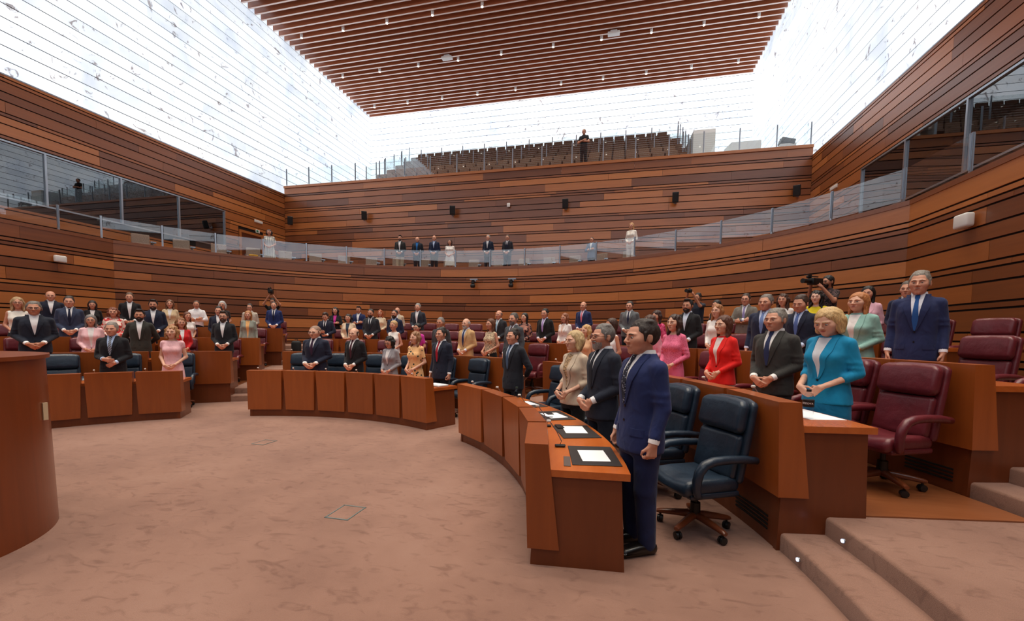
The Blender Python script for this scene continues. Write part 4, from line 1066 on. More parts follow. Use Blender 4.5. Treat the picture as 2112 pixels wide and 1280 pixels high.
pp(58, .88,6.74,.28,1.69,'woman with dark hair in pink lace knit dress', sex='f', lod='A', pose='clasp', top=('shirt',('lace',(200,74,112),(232,122,154))), bottom=('skirt',(222,104,140)), hair='wavy', hc=(60,38,30), skin_i=1, off=14)
pp(64, 1.38,5.95,.28,1.64,'woman with long brown hair in bright red blazer, second row right', sex='f', lod='A', pose='clasp', top=J((232,38,34)), inner=(240,226,222), bottom=('trousers',(232,222,214)), hair='long', hc=(92,50,32), skin_i=1, off=8, vz=1.06)
pp(68, 1.73,5.20,.28,1.68,'grey-haired man in charcoal suit with navy tie, hands clasped, second row right', lod='A', pose='clasp', top=J((58,57,55)), bottom=('trousers',(50,49,48)), inner=WHT, tie=(44,54,92), hair='short', hc=(138,132,124), skin_i=0, wide=1.1, off=20, var=.6, vz=1.1)
pp(72, 1.96,4.52,.28,1.66,'blonde woman in turquoise blue blazer looking down, second row right', sex='f', lod='A', pose='clasp', top=('jacket34',(22,140,186)), inner=(226,230,236), bottom=('skirt',(20,118,160)), hair='bob', hc=(214,178,122), skin_i=1, wide=1.16, off=14, hpitch=.36, hyaw=.15, vz=1.04)
# third row
pp(1, -13.18,6.77,.56,1.76,'woman with long fair hair in white camisole at the left edge', sex='f', pose='clasp', top=('sleeveless',(236,232,222)), hair='wavy', hc=(178,146,106), glasses=(60,50,46))
pp(4, -12.77,7.47,.56,1.84,'man in slate blue suit with navy tie, left block third row', pose='clasp', top=J((52,62,88)), tie=(24,30,56), hair='short', hc=(54,44,40), vz=1.1)
pp(7, -12.33,8.10,.56,1.61,'woman with auburn bob in red and white floral blouse', sex='f', pose='clasp', top=('shirt',('floral',(214,70,70),(244,220,208))), hair='bobcurly', hc=(122,64,40), wide=1.12)
pp(11, -11.83,8.70,.56,1.85,'bearded man in navy suit and open white shirt, left block third row', pose='clasp', top=J((28,36,58)), hair='quiff', hc=BLK, beard=(40,30,26), skin_i=2)
pp(15, -11.33,9.20,.56,1.56,'woman with long chestnut hair in white top behind the red jacket', sex='f', pose='clasp', top=('tee',(240,236,232)), hair='long', hc=(112,64,42), off=24)
pp(18, -10.79,9.67,.56,1.74,'dark-haired man in navy suit half hidden behind bearded man', pose='clasp', top=J((30,36,56)), hair='short', hc=BLK)
pp(21, -10.22,10.09,.56,1.64,'blonde woman in sage green jacket over apricot blouse', sex='f', pose='sides', top=J((146,152,142)), inner=(240,184,120), hair='long', hc=(178,120,70), vz=.9)
pp(25, -8.39,11.05,.56,1.66,'young man in navy suit looking down at his hands', pose='holding', top=J((28,34,56)), tie=(30,32,42), hair='quiff', hc=(52,36,28), hpitch=.32)
pp(27, -7.77,11.27,.56,1.61,'woman with dark curls in cream jacket over slate top', sex='f', pose='clasp', top=J((228,206,178)), inner=(54,66,84), hair='bobcurly', hc=(34,24,22), vz=.96, wide=1.08)
pp(28, -7.12,11.44,.56,1.78,'bearded man in dark grey suit and tie, centre block third row', pose='clasp', top=J((44,47,54)), tie=(36,44,56), hair='crop', hc=BLK, beard=(36,28,26), skin_i=2, hpitch=.08, off=0)
pp(31, -6.41,11.58,.56,1.76,'man with full black beard in navy suit and pale blue shirt', pose='clasp', top=J((30,38,66)), inner=(196,212,240), tie=(120,140,180), hair='crop', hc=BLK, beard=(20,16,16), skin_i=2, off=0)
pp(43, -3.13,11.48,.56,1.74,'bald man in dark suit with pale blue tie, third row', pose='clasp', top=J((44,46,52)), tie=(150,190,214), hair='balding', hc=(90,70,60), off=-4)
pp(45, -2.36,11.28,.56,1.66,'woman with long black hair in dark floral kimono', sex='f', pose='clasp', top=('shirt',('floral',(52,36,44),(176,126,110))), hair='long', hc=BLK, skin_i=1, off=0)
pp(47, -1.77,11.08,.56,1.76,'black-haired man in black suit with lilac tie', pose='clasp', top=J((26,26,29)), tie=(176,150,214), inner=(226,222,244), hair='short', hc=BLK, off=2)
pp(48, -1.22,10.85,.56,1.63,'woman with short brown hair in white trouser suit', sex='f', pose='clasp', top=J((240,232,228)), bottom=('trousers',(240,232,228)), inner=(232,206,190), hair='wavy', hc=(142,84,52), off=-4)
pp(57, .89,9.50,.56,1.63,'woman with dark hair in magenta patterned blouse behind pink blazer', sex='f', pose='clasp', top=('shirt',('floral',(186,34,88),(226,96,140))), hair='wavy', hc=(60,38,32), hpitch=.15)
pp(60, 1.42,9.01,.56,1.82,'man with black beard in black suit and open collar, right block', pose='clasp', top=J((30,31,35)), inner=(214,224,242), hair='quiff', hc=BLK, beard=(24,18,18), off=14, skin_i=2)
pp(63, 1.86,8.55,.56,1.69,'woman with ginger bob in loose white blouse', sex='f', pose='clasp', top=('shirt',(244,240,236)), bottom=('trousers',(236,228,220)), hair='wavy', hc=(166,110,66), off=10, skin_i=1)
pp(66, 2.44,7.82,.56,1.79,'grey-haired man in navy suit with light blue tie', pose='sides', top=J((34,42,68)), inner=(206,218,244), tie=(110,136,190), hair='short', hc=(120,112,106), wide=1.1, off=16, vz=1.12)
pp(69, 2.77,7.32,.56,1.74,'dark-haired man in navy suit glancing down, behind turquoise blazer', pose='clasp', top=J((30,36,56)), inner=(196,210,240), tie=(86,110,170), hair='short', hc=(64,42,30), wide=1.06, off=14, hpitch=.2, vz=1.12)
pp(73, 3.17,6.60,.56,1.70,'woman with long strawberry blonde hair in mint jacket', sex='f', lod='A', pose='clasp', top=J((150,196,186)), inner=(244,240,236), hair='long', hc=(190,122,70), skin_i=1, wide=1.16, off=14, vz=1.0)
pp(75, 3.46,5.95,.56,1.88,'tall grey-haired man in bright navy suit with blue tie, third row right', lod='A', pose='sides', top=J((36,46,86)), bottom=('trousers',(32,40,74)), inner=(236,238,246), tie=(36,84,150), hair='short', hc=(140,132,122), skin_i=0, wide=.98, off=30, vz=1.1)
# fourth row
pp(3, -14.58,8.14,.84,1.77,'bald man in navy suit and white shirt, top left', pose='clasp', top=J((26,32,52)), hair='balding', hc=(110,90,76), wide=1.06)
pp(5, -14.16,8.80,.84,1.57,'woman with dark fringe in black jacket, left block fourth row', sex='f', pose='clasp', top=J((26,24,28)), inner=(230,226,226), hair='fringe', hc=(38,24,22))
pp(9, -13.69,9.42,.84,1.84,'tall man in black suit with open white shirt, left block fourth row', pose='clasp', top=J((24,25,30)), hair='short', hc=(96,72,54), vz=1.02)
pp(12, -13.10,10.11,.84,1.69,'woman with brown hair in beige blazer, left block fourth row', sex='f', pose='clasp', top=J((214,192,156)), inner=WHT, hair='wavy', hc=(112,72,48))
pp(16, -12.64,10.57,.84,1.70,'man in white shirt with folded arms', pose='cross', top=('shirt',(240,240,242)), hair='crop', hc=(76,58,46), skin_i=2)
pp(17, -12.14,11.01,.84,1.72,'woman with silver bob and glasses in dark top', sex='f', pose='clasp', top=('tee',(54,46,46)), hair='bob', hc=(196,194,192), glasses=(70,64,64))
pp(20, -11.55,11.47,.84,1.66,'man with glasses in pale beige jacket behind blonde woman', pose='clasp', top=J((196,186,172)), hair='short', hc=(58,44,38), glasses=(40,34,34))
pp(22, -10.97,11.86,.84,1.76,'man in royal blue suit with dark tie at left aisle desk', pose='clasp', top=J((32,48,100)), tie=(26,32,56), hair='crop', hc=(50,36,30))
pp(24, -9.28,12.73,.84,1.63,'woman with dark curls in black jacket and magenta top, arms folded', sex='f', pose='cross', top=J((30,28,32)), inner=(214,60,160), hair='curly_long', hc=BLK, vz=1.0)
pp(26, -8.56,13.00,.84,1.68,'man in cobalt blue suit and white shirt with folded arms', pose='cross', top=J((30,42,86)), hair='quiff', hc=(46,34,28), skin_i=2)
pp(29, -7.86,13.21,.84,1.57,'red-haired woman in cream cardigan', sex='f', pose='clasp', top=J((224,206,176)), inner=(232,220,200), hair='wavy', hc=(170,88,46))
pp(30, -7.28,13.34,.84,1.66,'bald elderly man in beige jacket half hidden behind black beard', pose='clasp', top=J((206,192,170)), hair='balding', hc=LGR, glasses=(80,74,70))
pp(32, -6.57,13.46,.84,1.80,'silver-haired man in dark navy suit and open shirt, fourth row centre', pose='clasp', top=J((44,50,62)), hair='short', hc=(150,148,144), wide=1.06, vz=1.06, off=0)
pp(49, -.89,12.76,.84,1.79,'bald man in blue suit with pink tie', pose='clasp', top=J((34,48,92)), tie=(222,120,140), inner=(232,226,240), hair='balding', hc=(80,58,46), off=2)
pp(55, .41,12.13,.84,1.74,'heavyset man in steel grey suit, fourth row right', pose='clasp', top=J((102,106,110)), tie=(44,48,74), hair='short', hc=(50,38,32), wide=1.12, off=14)
pp(62, 2.32,10.76,.84,1.66,'woman with black hair in black vest behind ginger bob', sex='f', pose='clasp', top=('sleeveless',(26,26,28)), hair='ponytail', hc=BLK)
pp(65, 2.81,10.30,.84,1.76,'man with glasses in grey suit with folded arms', pose='cross', top=J((120,116,108)), tie=(150,140,190), hair='short', hc=(60,46,38), glasses=(44,38,36), off=16)
pp(67, 3.34,9.72,.84,1.70,'young woman with brown curls in white t-shirt', sex='f', pose='clasp', top=('tee',(240,238,236)), hair='curly_long', hc=(74,46,34), off=16)
pp(70, 3.74,9.24,.84,1.71,'woman with black wavy hair in yellow top', sex='f', pose='clasp', top=('tee',(226,206,40)), hair='curly_long', hc=BLK, skin_i=3, off=20)
pp(74, 4.23,8.54,.84,1.71,'woman with long black hair in pale pink jacket, back right', sex='f', pose='clasp', top=J((232,182,198)), hair='long', hc=BLK, off=20)
pp(76, 4.55,8.10,.84,1.73,'man in navy suit almost hidden behind tall grey-haired man', pose='clasp', top=J((30,38,66)), hair='short', hc=(90,80,72), off=20)
# ---- camera crews, guests on the balcony, guard in the gallery
def shoulder_rig(root, F):
    pass
def at_person(root, name, m, mat, smooth=True):
    return m.build(name, mat, root, smooth)
def handheld(pos, rz, label, big):
    r = empty('video_camera' if big else 'photo_camera', pos, rz); tag(r, label, 'camera')
    MB().rbox((0,0,0), (.15,.30,.14) if big else (.14,.07,.10), .015, 2).build('camera_body', BLACK, r, True)
    L = .22 if big else .13; y0 = -.15 if big else -.035
    m = MB(); pr = [(.040,0),(.040,L*.4),(.046,L*.45),(.046,L*.8),(.052,L)]
    t = MB().lathe(pr, n=14); m.add([(x, y0-z, y) for x, y, z in t.v], [f[::-1] for f in t.f]); m.build('lens', BLACK, r, True)
    if big:
        MB().rbox((0,-.02,.105), (.03,.20,.025), .01, 2).build('top_handle', BLACK, r, True); MB().rbox((-.05,-.12,.10), (.05,.12,.05), .012, 2).build('viewfinder', BLACK, r, True)
        MB().tube([(.03,-.16,.12),(.03,-.36,.13)], .014, 8).build('microphone', BLACK, r, True)
    else: MB().rbox((0,0,.06), (.05,.05,.03), .01, 2).build('flash_hump', BLACK, r, True)
    return r
pc = (-12.35, 13.28, 1.12)
person(pc, 1.72, face_to(pc[0], pc[1]), 'camera operator in black t-shirt holding a camera overhead by back wall', pose='overhead', lod='B', top=('tee',(24,24,27)), hair='short', hc=BLK, skin_i=2)
a = face_to(pc[0], pc[1]); handheld((pc[0]+.26*math.sin(a), pc[1]-.26*math.cos(a), 1.12+1.95), a, 'black video camera held overhead by operator at left', True)
pc = (2.32, 13.08, 1.12); a = face_to(pc[0], pc[1], off=-6)
person(pc, 1.78, a, 'photographer in dark t-shirt raising a camera to the left', pose='photo', lod='B', top=('tee',(36,42,56)), hair='short', hc=BLK, skin_i=2)
handheld((pc[0]+.44*math.sin(a), pc[1]-.44*math.cos(a), 1.12+1.80), a, 'black photo camera raised by photographer in dark t-shirt', False)
pc = (4.50, 10.62, 1.12); a = face_to(pc[0], pc[1], off=-8)
person(pc, 1.90, a, 'bearded videographer with ponytail in black printed shirt', pose='camera', lod='A', top=('tee',('leopard',(120,90,90),(26,26,30))), hair='ponytail', hc=BLK, beard=(24,20,20), glasses=(30,26,26), skin_i=2)
handheld((pc[0]+.42*math.sin(a)+.02, pc[1]-.42*math.cos(a), 1.12+1.74), a, 'large black video camera at the ponytailed videographer\'s eye', True)
BG = 'guests on the balcony'
def bal(x, y, h, label, **k):
    k.setdefault('lod', 'B'); person((x, y, 4.3), h, face_to(x, y), label, group=BG, **k)
bal(-14.37,15.35,1.64,'woman with short dark curls in striped white dress on left balcony', sex='f', pose='clasp', top=('dress_short',('stripe',(236,232,224),(70,84,92))), bottom=None, hair='bobcurly', hc=(52,36,30), wide=1.12)
bal(-9.60,17.85,1.77,'bearded man in dark jacket and beige trousers on balcony', top=J((44,44,46)), bottom=('trousers',(196,180,156)), hair='quiff', hc=(44,34,28), beard=(50,38,32), vz=1.0)
bal(-8.86,18.10,1.73,'grey-haired man in dark jacket and bright blue shirt on balcony', top=J((30,36,48)), inner=(40,110,180), hair='balding', hc=LGR, vz=1.0, wide=1.06)
bal(-8.06,18.17,1.78,'bald man in navy suit with pale shirt on balcony', top=J((28,38,66)), inner=(170,186,216), hair='balding', hc=(120,96,80))
bal(-7.41,18.43,1.62,'woman with dark hair in loose white dress on balcony', sex='f', top=('dress_short',(244,240,234)), bottom=None, hair='long', hc=(60,34,28), wide=1.14)
bal(-5.58,18.42,1.76,'grey-haired man in navy suit with silver tie on balcony', top=J((26,36,58)), tie=(200,206,214), hair='short', hc=(150,146,142))
bal(-4.70,18.49,1.74,'man with glasses in black suit with dark tie on balcony', top=J((36,38,48)), tie=(30,34,60), hair='short', hc=(84,70,60), glasses=(40,36,34))
bal(-1.05,19.2,1.66,'man in dusty blue jacket with folded arms behind balcony glass', pose='cross', top=J((92,108,138)), hair='crop', hc=(70,56,48), glasses=(40,36,34))
bal(.56,17.28,1.72,'woman with long fair hair in white trouser suit on right balcony', sex='f', top=J((240,234,226)), inner=(236,226,214), bottom=('trousers',(240,234,226)), hair='long', hc=(196,150,100))
person((-1.62,20.75,9.58), 1.76, face_to(-1.62, 20.75), 'guard in black uniform with folded arms at the upper gallery rail', pose='cross', lod='B', top=('tee',(26,28,34)), bottom=('trousers',(24,25,30)), hair='crop', hc=BLK, group='people in the upper gallery')

# ================================================================== BALCONY AND GALLERY
def post_me(h): return MB().box((0,0,h/2), (.05,.035,h)).box((0,-.035,h*.55), (.016,.03,h*.86)).mesh('post', METAL)
def rail_root(name, label): r = empty(name, (0,0,0)); tag(r, label, 'railing'); return r
# drum railing
rr = rail_root('glass_railing', 'low glass railing with steel posts along the curved balcony edge'); rr.location = (C1[0], C1[1]+RD, 4.53)
ox, oy, oz = rr.location
pts = [(C1[0]-DX-.1, y) for y in (1.5, 3.1, 4.7, 6.3, 7.8, 9.25)]; angs = [157 - 7.32*i for i in range(19)]
pts = pts + [(C1[0]+(RD+.1)*math.cos(math.radians(a)), C1[1]+(RD+.1)*math.sin(math.radians(a))) for a in angs] + [(C1[0]+DX+.1, y) for y in (9.25, 7.8, 6.3, 4.7, 3.1, 1.5)]
pm = post_me(.74)
for (x, y), (x2, y2) in zip(pts, pts[1:]+[pts[-1]]):
    o = link('post', pm, rr, (x-ox, y-oy, 0))
    dx, dy = x2-x, y2-y; L = math.hypot(dx, dy)
    if L < .1: o.rotation_euler = (0,0,-PI/2); continue
    an = math.atan2(dy, dx); o.rotation_euler = (0,0,an)
    g = MB().box((0,0,0), (L-.08, .014, .66)).build('pane', G_RAIL, rr, loc=((x+x2)/2-ox, (y+y2)/2-oy, .385)); g.rotation_euler = (0,0,an)
# gallery front railing
rr = rail_root('glass_railing', 'glass railing with steel posts along the upper gallery front edge'); rr.location = ((XL+XR)/2, 20.3, 9.57)
pm2 = post_me(.97)
xs = [-17.78 + 1.424*i for i in range(19)]; xs[-1] = XR-.06
for x, x2 in zip(xs, xs[1:]+[None]):
    link('post', pm2, rr, (x-rr.location.x, 0, 0))
    if x2: MB().box((0,0,0), (x2-x-.07, .014, .86)).build('pane', G_RAIL, rr, loc=((x+x2)/2-rr.location.x, 0, .47))
# gallery tiers
FAB = noisy('seat_fabric', (112,86,72), (134,104,88), 30, .9)
W_GAL = wood('gallery_wood', [(.0, (110,70,46)), (1, (150,100,66))], (1, 6, 6), .5, .0, .4)
GW = plain('gallery_wall_white', (226,226,224), .7)
st = MB()
for k in range(6): st.box((-5.05, 21.05+k*1.0+.5*(1 if k == 5 else 0), 9.2+.31*k), (16.6, 1.0 if k < 5 else 2.6, .02+.62*k+.35))
struct(st.build('floor_gallery', W_GAL))
struct(MB().box(((XL+XR)/2, 24.5, 9.28), (XR-XL, 8.6, .1)).build('floor_gallery_landing', GW))
sm = MB().rbox((0,-.05,.42), (.55,.44,.09), .03, 2).mesh('seat', FAB, True); bm = MB().rbox((0,.2,.66), (.53,.08,.44), .03, 2, M=Matrix.Rotation(-.12, 3, 'X')).mesh('backrest', FAB, True)
am = MB().box((0,0,.28), (.03,.36,.56)).mesh('side_support', plain('seat_side', (64,48,42), .6))
FAB2 = noisy('balcony_fabric', (138,118,106), (156,136,124), 30, .9)
sm2, bm2 = sm.copy(), bm.copy()
for q in (sm2, bm2): q.materials[0] = FAB2
def seat(x, y, z, rz, label, group):
    r = empty('folding_seat', (x, y, z), rz); tag(r, label, 'seat', group)
    b_ = group.startswith('balcony'); link('seat', sm2 if b_ else sm, r); link('backrest', bm2 if b_ else bm, r); link('side_support', am, r, (.295,0,0)); return r
for k in range(6):
    z = 9.2+.31*k + (.02+.62*k+.35)/2
    for i in range(26):
        seat(-12.6+.60*i, 21.15+k, z, 0, 'brown folding seat, %s row of the upper gallery, %s from left' % (ORD[k+1], ORD[i+1]), 'upper gallery seats')
# rails between the tiers
for k, lab in ((2, 'second glass barrier rising among the upper gallery seats'), (4, 'rear glass barrier high among the upper gallery seats')):
    rr = rail_root('glass_barrier', lab); z = 9.2+.31*k + (.02+.62*k+.35)/2; rr.location = (-5.05, 20.62+k, z)
    for i in range(13):
        x = -8.1+16.2*i/12; link('post', post_me(1.0), rr, (x, 0, 0))
        if i < 12: MB().box((0,0,0), (1.26,.014,.8)).build('pane', G_RAIL, rr, loc=(x+.675, 0, .55))
for sx, lab in ((-8.25, 'glass stair barrier at the left side of the gallery seats'), (8.25, 'glass stair barrier at the right side of the gallery seats')):
    rr = rail_root('glass_barrier', lab); rr.location = (-5.05+sx, 21, 9.4)
    for k in range(6):
        link('post', post_me(1.0), rr, (0, k*1.0, .62*k+.2)); 
        if k < 5: MB().hexa([(-.007,k,.62*k+.35),(.007,k,.62*k+.35),(.007,k+.95,.62*k+.95),(-.007,k+.95,.62*k+.95),(-.007,k,.62*k+1.1),(.007,k,.62*k+1.1),(.007,k+.95,.62*k+1.7),(-.007,k+.95,.62*k+1.7)]).build('pane', G_RAIL, rr)
def wblock(name, x0, x1, y0, y1, z1, z2, label):
    o = MB().hexa([(x0,y0,9.3),(x1,y0,9.3),(x1,y1,9.3),(x0,y1,9.3),(x0,y0,z1),(x1,y0,z1),(x1,y1,z2),(x0,y1,z2)]).build(name, GW); tag(o, label, 'wall', 'white stair walls in the gallery')
wblock('stair_wall', 3.35, 4.3, 21.6, 25.4, 11.2, 11.5, 'white stair wall right of the upper gallery seats')
wblock('stair_wall', 4.9, 6.1, 21.2, 22.6, 10.35, 10.6, 'low white parapet block near the gallery right corner')
wblock('stair_wall', -15.4, -13.7, 21.0, 22.6, 9.9, 10.1, 'low white parapet block near the gallery left corner')
pj = empty('projector', (6.95, 20.75, 9.35)); tag(pj, 'dark projector on a small stand at the gallery right corner', 'projector')
MB().rbox((0,0,.62), (.55,.45,.22), .04, 2, M=Matrix.Rotation(.25, 3, 'Y')).build('projector_body', BLACK, pj, True); MB().box((0,0,.25), (.6,.4,.5)).build('stand', GW, pj)
MB().lathe([(.07,0),(.07,.06)], n=14).build('lens', DARKMETAL, pj, True, loc=(-.2,0,.72))
# balcony seats
for i in range(18):
    a = 151.4 - 5.0*i; r = 13.75
    x, y = C1[0]+r*math.cos(math.radians(a)), C1[1]+r*math.sin(math.radians(a))
    if x < XL+.4 or y > YB-.4: continue
    s = seat(x, y, 4.3, math.radians(a-90), 'brown seat behind the balcony railing, %s from the left' % ORD[i+1], 'balcony seats')
    MB().tube([(.33,-.05,0),(.33,-.05,.55)], .025, 8).box((.33,-.07,.58), (.16,.14,.05)).build('armrest_post', METAL, s)
cu = MB().rbox((0,0,0), (.34,.22,.07), .034, 3).build('cushion', plain('cushion_yellow', (206,150,40), .8), loc=(C1[0]+13.67*math.cos(math.radians(136.4)), C1[1]+13.67*math.sin(math.radians(136.4)), 4.81)); cu.rotation_euler = (0,0,math.radians(46)); tag(cu, 'small mustard cushion lying on a balcony seat', 'cushion')

# ================================================================== WALL AND CEILING FITTINGS
def speaker(x, y, z, rz, label, tilt=.25):
    r = empty('wall_speaker', (x, y, z), rz); tag(r, label, 'loudspeaker', 'black speakers on the back wall')
    MB().rbox((0,-.30,.02), (.26,.22,.44), .02, 2, M=Matrix.Rotation(tilt, 3, 'X')).build('cabinet', BLACK, r, True)
    MB().tube([(0,-.2,-.08),(0,-.08,-.12),(0,0,-.1)], .025, 8).box((0,.0,-.08), (.12,.03,.16)).build('bracket', METAL, r)
for x, a, lb in ((-12.9, .5, 'first from the left corner'), (-7.96, .3, 'second from the left corner'), (-2.33, 0, 'near the middle'), (2.48, -.1, 'right of the middle'), (7.25, -.4, 'by the right corner')):
    speaker(x, YB-.02, 7.65, a, 'black loudspeaker on bracket, back wall, ' + lb)
speaker(-17.45, YB-.1, 7.6, .75, 'black loudspeaker wedged in the left back corner')
def wbox(x, y, z, rz, label, d=(.3,.12,.24)):
    r = empty('wall_box', (x, y, z), rz); tag(r, label, 'wall box')
    MB().rbox((0,-.10,0), d, .04, 3).build('housing', WHITE, r, True); MB().box((0,-.02,0), (.10,.06,.10)).build('bracket', WHITE, r)
wbox(-5.08, YB-.02, 7.82, 0, 'small white wireless box on back wall below the gallery', (.16,.08,.2))
wbox(C1[0]-DX+.02, 9.13, 3.66, PI/2, 'white rounded box on left balcony front', (.28,.12,.2))
wbox(C1[0]+DX-.02, 8.97, 3.69, -PI/2, 'white rounded box on right balcony front', (.30,.14,.24))
for x, y, nm in ((XL+.03, 18.36, 'left'), (XR-.03, 18.2, 'right')):
    lg = MB().rbox((x, y, 7.19), (.06,.5,.14), .02, 2).build('emergency_light', WHITE, None, True); tag(lg, 'white emergency light bar on the %s side wall' % nm, 'light fitting')
es = MB().rbox((XL+.03, 18.29, 6.69), (.04,.24,.16), .01, 2).build('exit_sign', WHITE, None, True); tag(es, 'small exit sign above the balcony door', 'sign')
MB().box((XL+.052, 18.25, 6.69), (.004,.12,.10)).build('sign_panel', plain('sign_green', (40,120,80), .5), es)
# pair of dome cameras on the curved wall
for p, lb in ((-5.92, 'left'), (-4.24, 'right')):
    r = empty('ptz_camera', (p, 17.63, 3.78)); tag(r, '%s of two small black cameras hanging on the curved wall' % lb, 'camera')
    MB().box((0,.0,.14), (.12,.05,.08)).tube([(0,0,.14),(0,-.26,.16)], .02, 8).box((0.06,-.28,.17), (.34,.14,.05)).build('arm', METAL, r)
    MB().lathe([(.04,.14),(.075,.11),(.075,.0),(.05,-.02)], (0,-.26,0), 14).build('neck', BLACK, r, True)
    MB().rbox((0,-.28,-.10), (.20,.18,.16), .06, 3).build('camera_head', BLACK, r, True)
# ceiling spotlights
LENS = plain('lamp_lens', (255,244,226), .3, emit=9)
k = 0
cyl = MB().lathe([(.05,0),(.065,.03),(.07,.22),(.03,.24),(.03,.4)], n=12).mesh('housing', WHITE, True, 40); dsk = MB().lathe([(.055,-.012),(.055,.0)], n=12).mesh('lens', LENS)
SPX = [-16.5,-14.0,-11.5,-9.04,-6.5,-3.6,-1.05,1.45,3.95,6.42]
RNM = {0: 'rear', 1: 'second', 2: 'third', 3: 'fourth', 4: 'fifth', 5: 'sixth', 6: 'seventh', 7: 'eighth', 8: 'ninth'}
spot = bpy.data.lights.new('downlight', 'SPOT'); spot.energy = SPOT_W; spot.spot_size = math.radians(76); spot.spot_blend = .8; spot.shadow_soft_size = .12; spot.color = (1.0, .89, .74)
for j, y in enumerate((27.09, 23.58, 20.07, 16.56, 13.05, 9.54, 6.03, 2.52, -.99)):
    for i, x in enumerate(SPX):
        r = empty('ceiling_spotlight', (x, y, 17.12)); tag(r, 'white ceiling spotlight between slats, %s row from the back, %s from left' % (RNM[j], ORD[i+1]), 'spotlight', 'ceiling spotlights')
        link('housing', cyl, r); link('lens', dsk, r)
        if j > 1: l = link('lamp', spot, r, (0,0,-.04))
for x, lb in ((-9.57, 'left'), (-.42, 'right')):
    r = empty('ceiling_box', (x, 23.24, 17.1)); tag(r, '%s of two white equipment boxes hanging under the slats' % lb, 'ceiling box')
    MB().rbox((0,0,.02), (.6,.3,.1), .02, 2).build('housing', WHITE, r, True); MB().rbox((0,0,.12), (.34,.2,.1), .02, 2).build('mount', WHITE, r, True)
# ================================================================== ROSTRUM, DESK ITEMS
RC = (-5.13, 1.78)
ro = empty('speaker_rostrum', (RC[0], RC[1], 0)); tag(ro, 'tall curved wooden speaker rostrum at left edge', 'rostrum')
W_ROS = wood('rostrum_veneer', [(.0, (104,48,20)), (.5, (126,60,26)), (1, (142,72,33))], (10, 10, .6), .3, .2, .2)
MB().arc((0,0), (.88,.85), (.93,.90), 0, 1.40, -75, 215, 4).build('shell', W_ROS, ro, True, 30)
MB().arc((0,0), .60, .925, 1.40, 1.43, -75, 215, 4).build('rim', W_ROS, ro, True, 30)
MB().arc((0,0), .02, .86, 1.04, 1.08, -75, 215, 6).build('shelf', W_TOP, ro)
MB().box((.655,.645,.97), (.022,.03,.14)).build('wall_plate', plain('ivory', (206,184,150), .5), ro)
def mic(pos, rz, label):
    r = empty('gooseneck_microphone', pos, rz); tag(r, label, 'microphone', 'desk microphones')
    MB().rbox((0,0,.012), (.045,.09,.02), .01, 2).build('base', BLACK, r, True)
    MB().tube([(0,0,.02),(0,.01,.05),(0,-.03,.13),(0,-.085,.205)], .0045, 6).build('stem', METAL, r, True)
    MB().rbox((0,-.10,.218), (.024,.04,.024), .011, 3).build('head', plain('mic_head', (206,204,200), .5), r, True)
for row, nm in ((1, 'right'), (1, 'centre'), (1, 'left'), (2, 'right'), (2, 'centre')):
    a0, a1, n = [q[1:] for q in BL[row] if q[0] == nm][0]; pw = (a1-a0)/n; r0 = R0+DR*(row-1); zt = RIS*(row-1)+.706
    for i in range(n):
        a = a0+(i+.5)*pw
        if a > 150: continue
        mic(P3(r0+.24, a+pw*.3, zt), math.radians(a-90), 'gooseneck microphone on the %s row %s desk, %s from its right end' % (RN[row], nm, ORD[i+1]))
def flat(name, p, rz, d, mat, label, cat, group=None):
    o = MB().rbox((0,0,0), d, min(d)*.45, 1).build(name, mat, None, False, loc=(p[0], p[1], p[2]+d[2]/2)); o.rotation_euler = (0,0,rz); tag(o, label, cat, group); return o
near = ['nearest', 'second nearest', 'third nearest', 'fourth nearest', 'farthest']
a0, a1, n = 5.0, 51.8, 5; pw = (a1-a0)/n
for i in range(5):
    a = a0+(i+.5)*pw; rz = math.radians(a-90)
    flat('desk_pad', P3(R0+.48, a, .706), rz, (.52,.36,.006), PADM, '%s dark leather pad on the right front desk' % near[i], 'desk pad', 'desk pads on the right front desk')
    flat('paper', P3(R0+.48, a+(.6 if i % 2 else -.3), .713), rz+(.05, -.08, .1, .03, -.06)[i], (.30,.21,.003), PAPER, '%s white paper on the right front desk' % near[i], 'paper', 'papers on the right front desk')
flat('mobile_phone', P3(R0+.46, 5+2.5*pw+1, .717), .5, (.075,.15,.009), BLACK, 'black phone lying on paper before the cream blazer', 'phone')
flat('mobile_phone', P3(R0+.36, 5+1.5*pw+2.2, .713), -1.2, (.15,.07,.012), BLACK, 'black phone case beside paper on the second pad', 'phone')
pen = MB().tube([(-.07,0,.004),(.06,0,.004),(.07,0,.004)], [.004,.004,.0015], 8).build('pen', plain('pen_blue', (30,34,60), .3), None, True, loc=P3(R0+.36, 5+2.5*pw-1.5, .717)); pen.rotation_euler = (0,0,.2); tag(pen, 'dark pen lying on paper next to the phone', 'pen')
ins = flat('cable_cover', P3(R0+.27, 7.6, .706), math.radians(7-90), (.24,.05,.004), plain('cable_grey', (92,80,76), .5), 'grey cable cover inset in the near desk corner', 'cable cover')
flat('folder', P3(R0+.42, 66, .706), math.radians(66-90), (.34,.26,.03), plain('folder_grey', (198,198,200), .6), 'grey folder at the end of the centre front desk', 'folder')
flat('paper', P3(R0+.42, 66, .737), math.radians(70-90), (.29,.20,.004), PAPER, 'white paper on top of the grey folder', 'paper')
flat('paper', P3(R0+DR+.52, 14.0, .28+.706), math.radians(14-90), (.5,.3,.003), PAPER, 'white papers before the turquoise blazer', 'paper')
flat('booklet', P3(R0+DR+.40, 17.5, .28+.706), math.radians(17-90), (.22,.3,.012), plain('booklet_blue', (40,60,130), .5), 'blue booklet on the right second row desk', 'booklet')
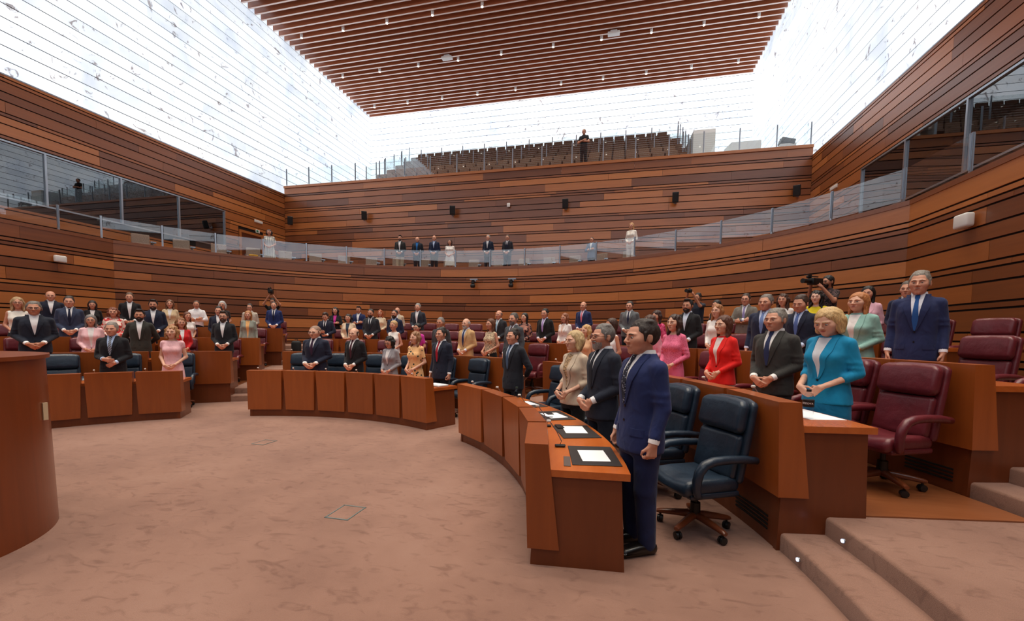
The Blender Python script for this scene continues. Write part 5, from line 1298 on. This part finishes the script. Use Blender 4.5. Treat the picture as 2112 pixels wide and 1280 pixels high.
def bottle(p, label, cap, band=True):
    r = empty('water_bottle', p); tag(r, label, 'bottle', 'water bottles')
    m = bpy.data.materials.get('bottle_plastic') or glass('bottle_plastic', (.93,.96,.98,1), .05, 1.33)
    MB().lathe([(.028,0),(.033,.006),(.033,.05),(.030,.06),(.033,.07),(.033,.15),(.028,.18),(.014,.205),(.013,.215)], n=16).build('bottle_body', m, r, True)
    MB().lathe([(.0145,.212),(.0145,.23)], n=14).build('cap', cap, r, True)
    if band: MB().lathe([(.0338,.095),(.0338,.15)], n=16).build('label_band', BLACK, r, True)
    r.scale = (1.22,1.22,1.06); return r
b = bottle((1.58, 3.94, .28+.706), 'clear water bottle with black label on the right second row desk', plain('cap_dark', (34,34,40), .4))
cu_ = bpy.data.curves.new('lettering', 'FONT'); cu_.body = 'BEZOYA'; cu_.size = .019; cu_.extrude = .0006; cu_.align_x = 'CENTER'; cu_.align_y = 'CENTER'
tmp = bpy.data.objects.new('lettering_tmp', cu_); COL.objects.link(tmp); bpy.context.view_layer.update()
me = bpy.data.meshes.new_from_object(tmp.evaluated_get(bpy.context.evaluated_depsgraph_get())); bpy.data.objects.remove(tmp)
for v in me.vertices:
    th = v.co.x/.0345; v.co = Vector((.0345*math.sin(th), -.0345*math.cos(th)-v.co.z*.3, .123+v.co.y))
me.materials.clear(); me.materials.append(plain('print_white', (240,240,240), .5))
lt = link('lettering', me, b); lt['kind'] = 'stuff'; lt.rotation_euler = (0,0,math.radians(-30))
bottle(P3(R0+.32, 5+3.5*pw, .706), 'small clear water bottle on the right front desk', plain('cap_green', (50,70,60), .4), False)
# floor boxes, step lights
for x, y, lb in ((-2.335, 3.32, 'larger square floor socket cover in the carpet before the desks'), (-4.97, 5.14, 'small square floor socket cover deeper in the carpet')):
    r = empty('floor_socket', (x, y, 0)); tag(r, lb, 'floor socket', 'floor sockets')
    s = .22 if y < 4 else .2
    m = MB()
    for a, b2, w, h in ((0,.5,1.08,.05),(0,-.5,1.08,.05),(.5,0,.05,1),(-.5,0,.05,1)): m.box((a*s, b2*s*1.25, .002), (w*s, h*s*1.25, .006))
    m.build('frame', plain('socket_frame', (120,138,136), .4, .6), r); MB().box((0,0,.0005), (s*.94, s*1.18, .004)).build('lid', CARPET, r)
for k2, (x, y, z, r) in enumerate(((1.64, 3.42, .205, 6.763), (1.31, 3.33, .07, 6.448))):
    d = Vector((x-C0[0], y-C0[1], 0)).normalized(); p = Vector((C0[0], C0[1], z)) + d*(r-.006 if k2 == 0 else r-.012)
    e = empty('step_light', p, math.atan2(d.y, d.x)); tag(e, ('round light in the upper', 'round light in the lower')[k2] + ' carpeted step riser', 'step light', 'step lights')
    t = MB().lathe([(.018,-.004),(.018,.006)], n=14); MB().add([(-z_, y_, x_) for x_, y_, z_ in t.v], t.f).build('bezel', METAL, e, True); t = MB().lathe([(.013,.004),(.013,.012)], n=14)
    MB().add([(-z_, y_, x_) for x_, y_, z_ in t.v], t.f).build('lens', plain('step_lens', (200,216,255), .3, emit=3), e, True)
bg = empty('backpack', P3(R0+DR*3+.6, 118.6, .84+.012)); tag(bg, 'black backpack standing against the aisle desk end at left', 'bag')
MB().rbox((0,0,.24), (.32,.2,.46), .09, 3).build('bag_body', plain('bag_black', (26,26,28), .8), bg, True); MB().tube([(-.06,0,.46),(-.05,0,.52),(.05,0,.52),(.06,0,.46)], .012, 6).build('handle', BLACK, bg, True)
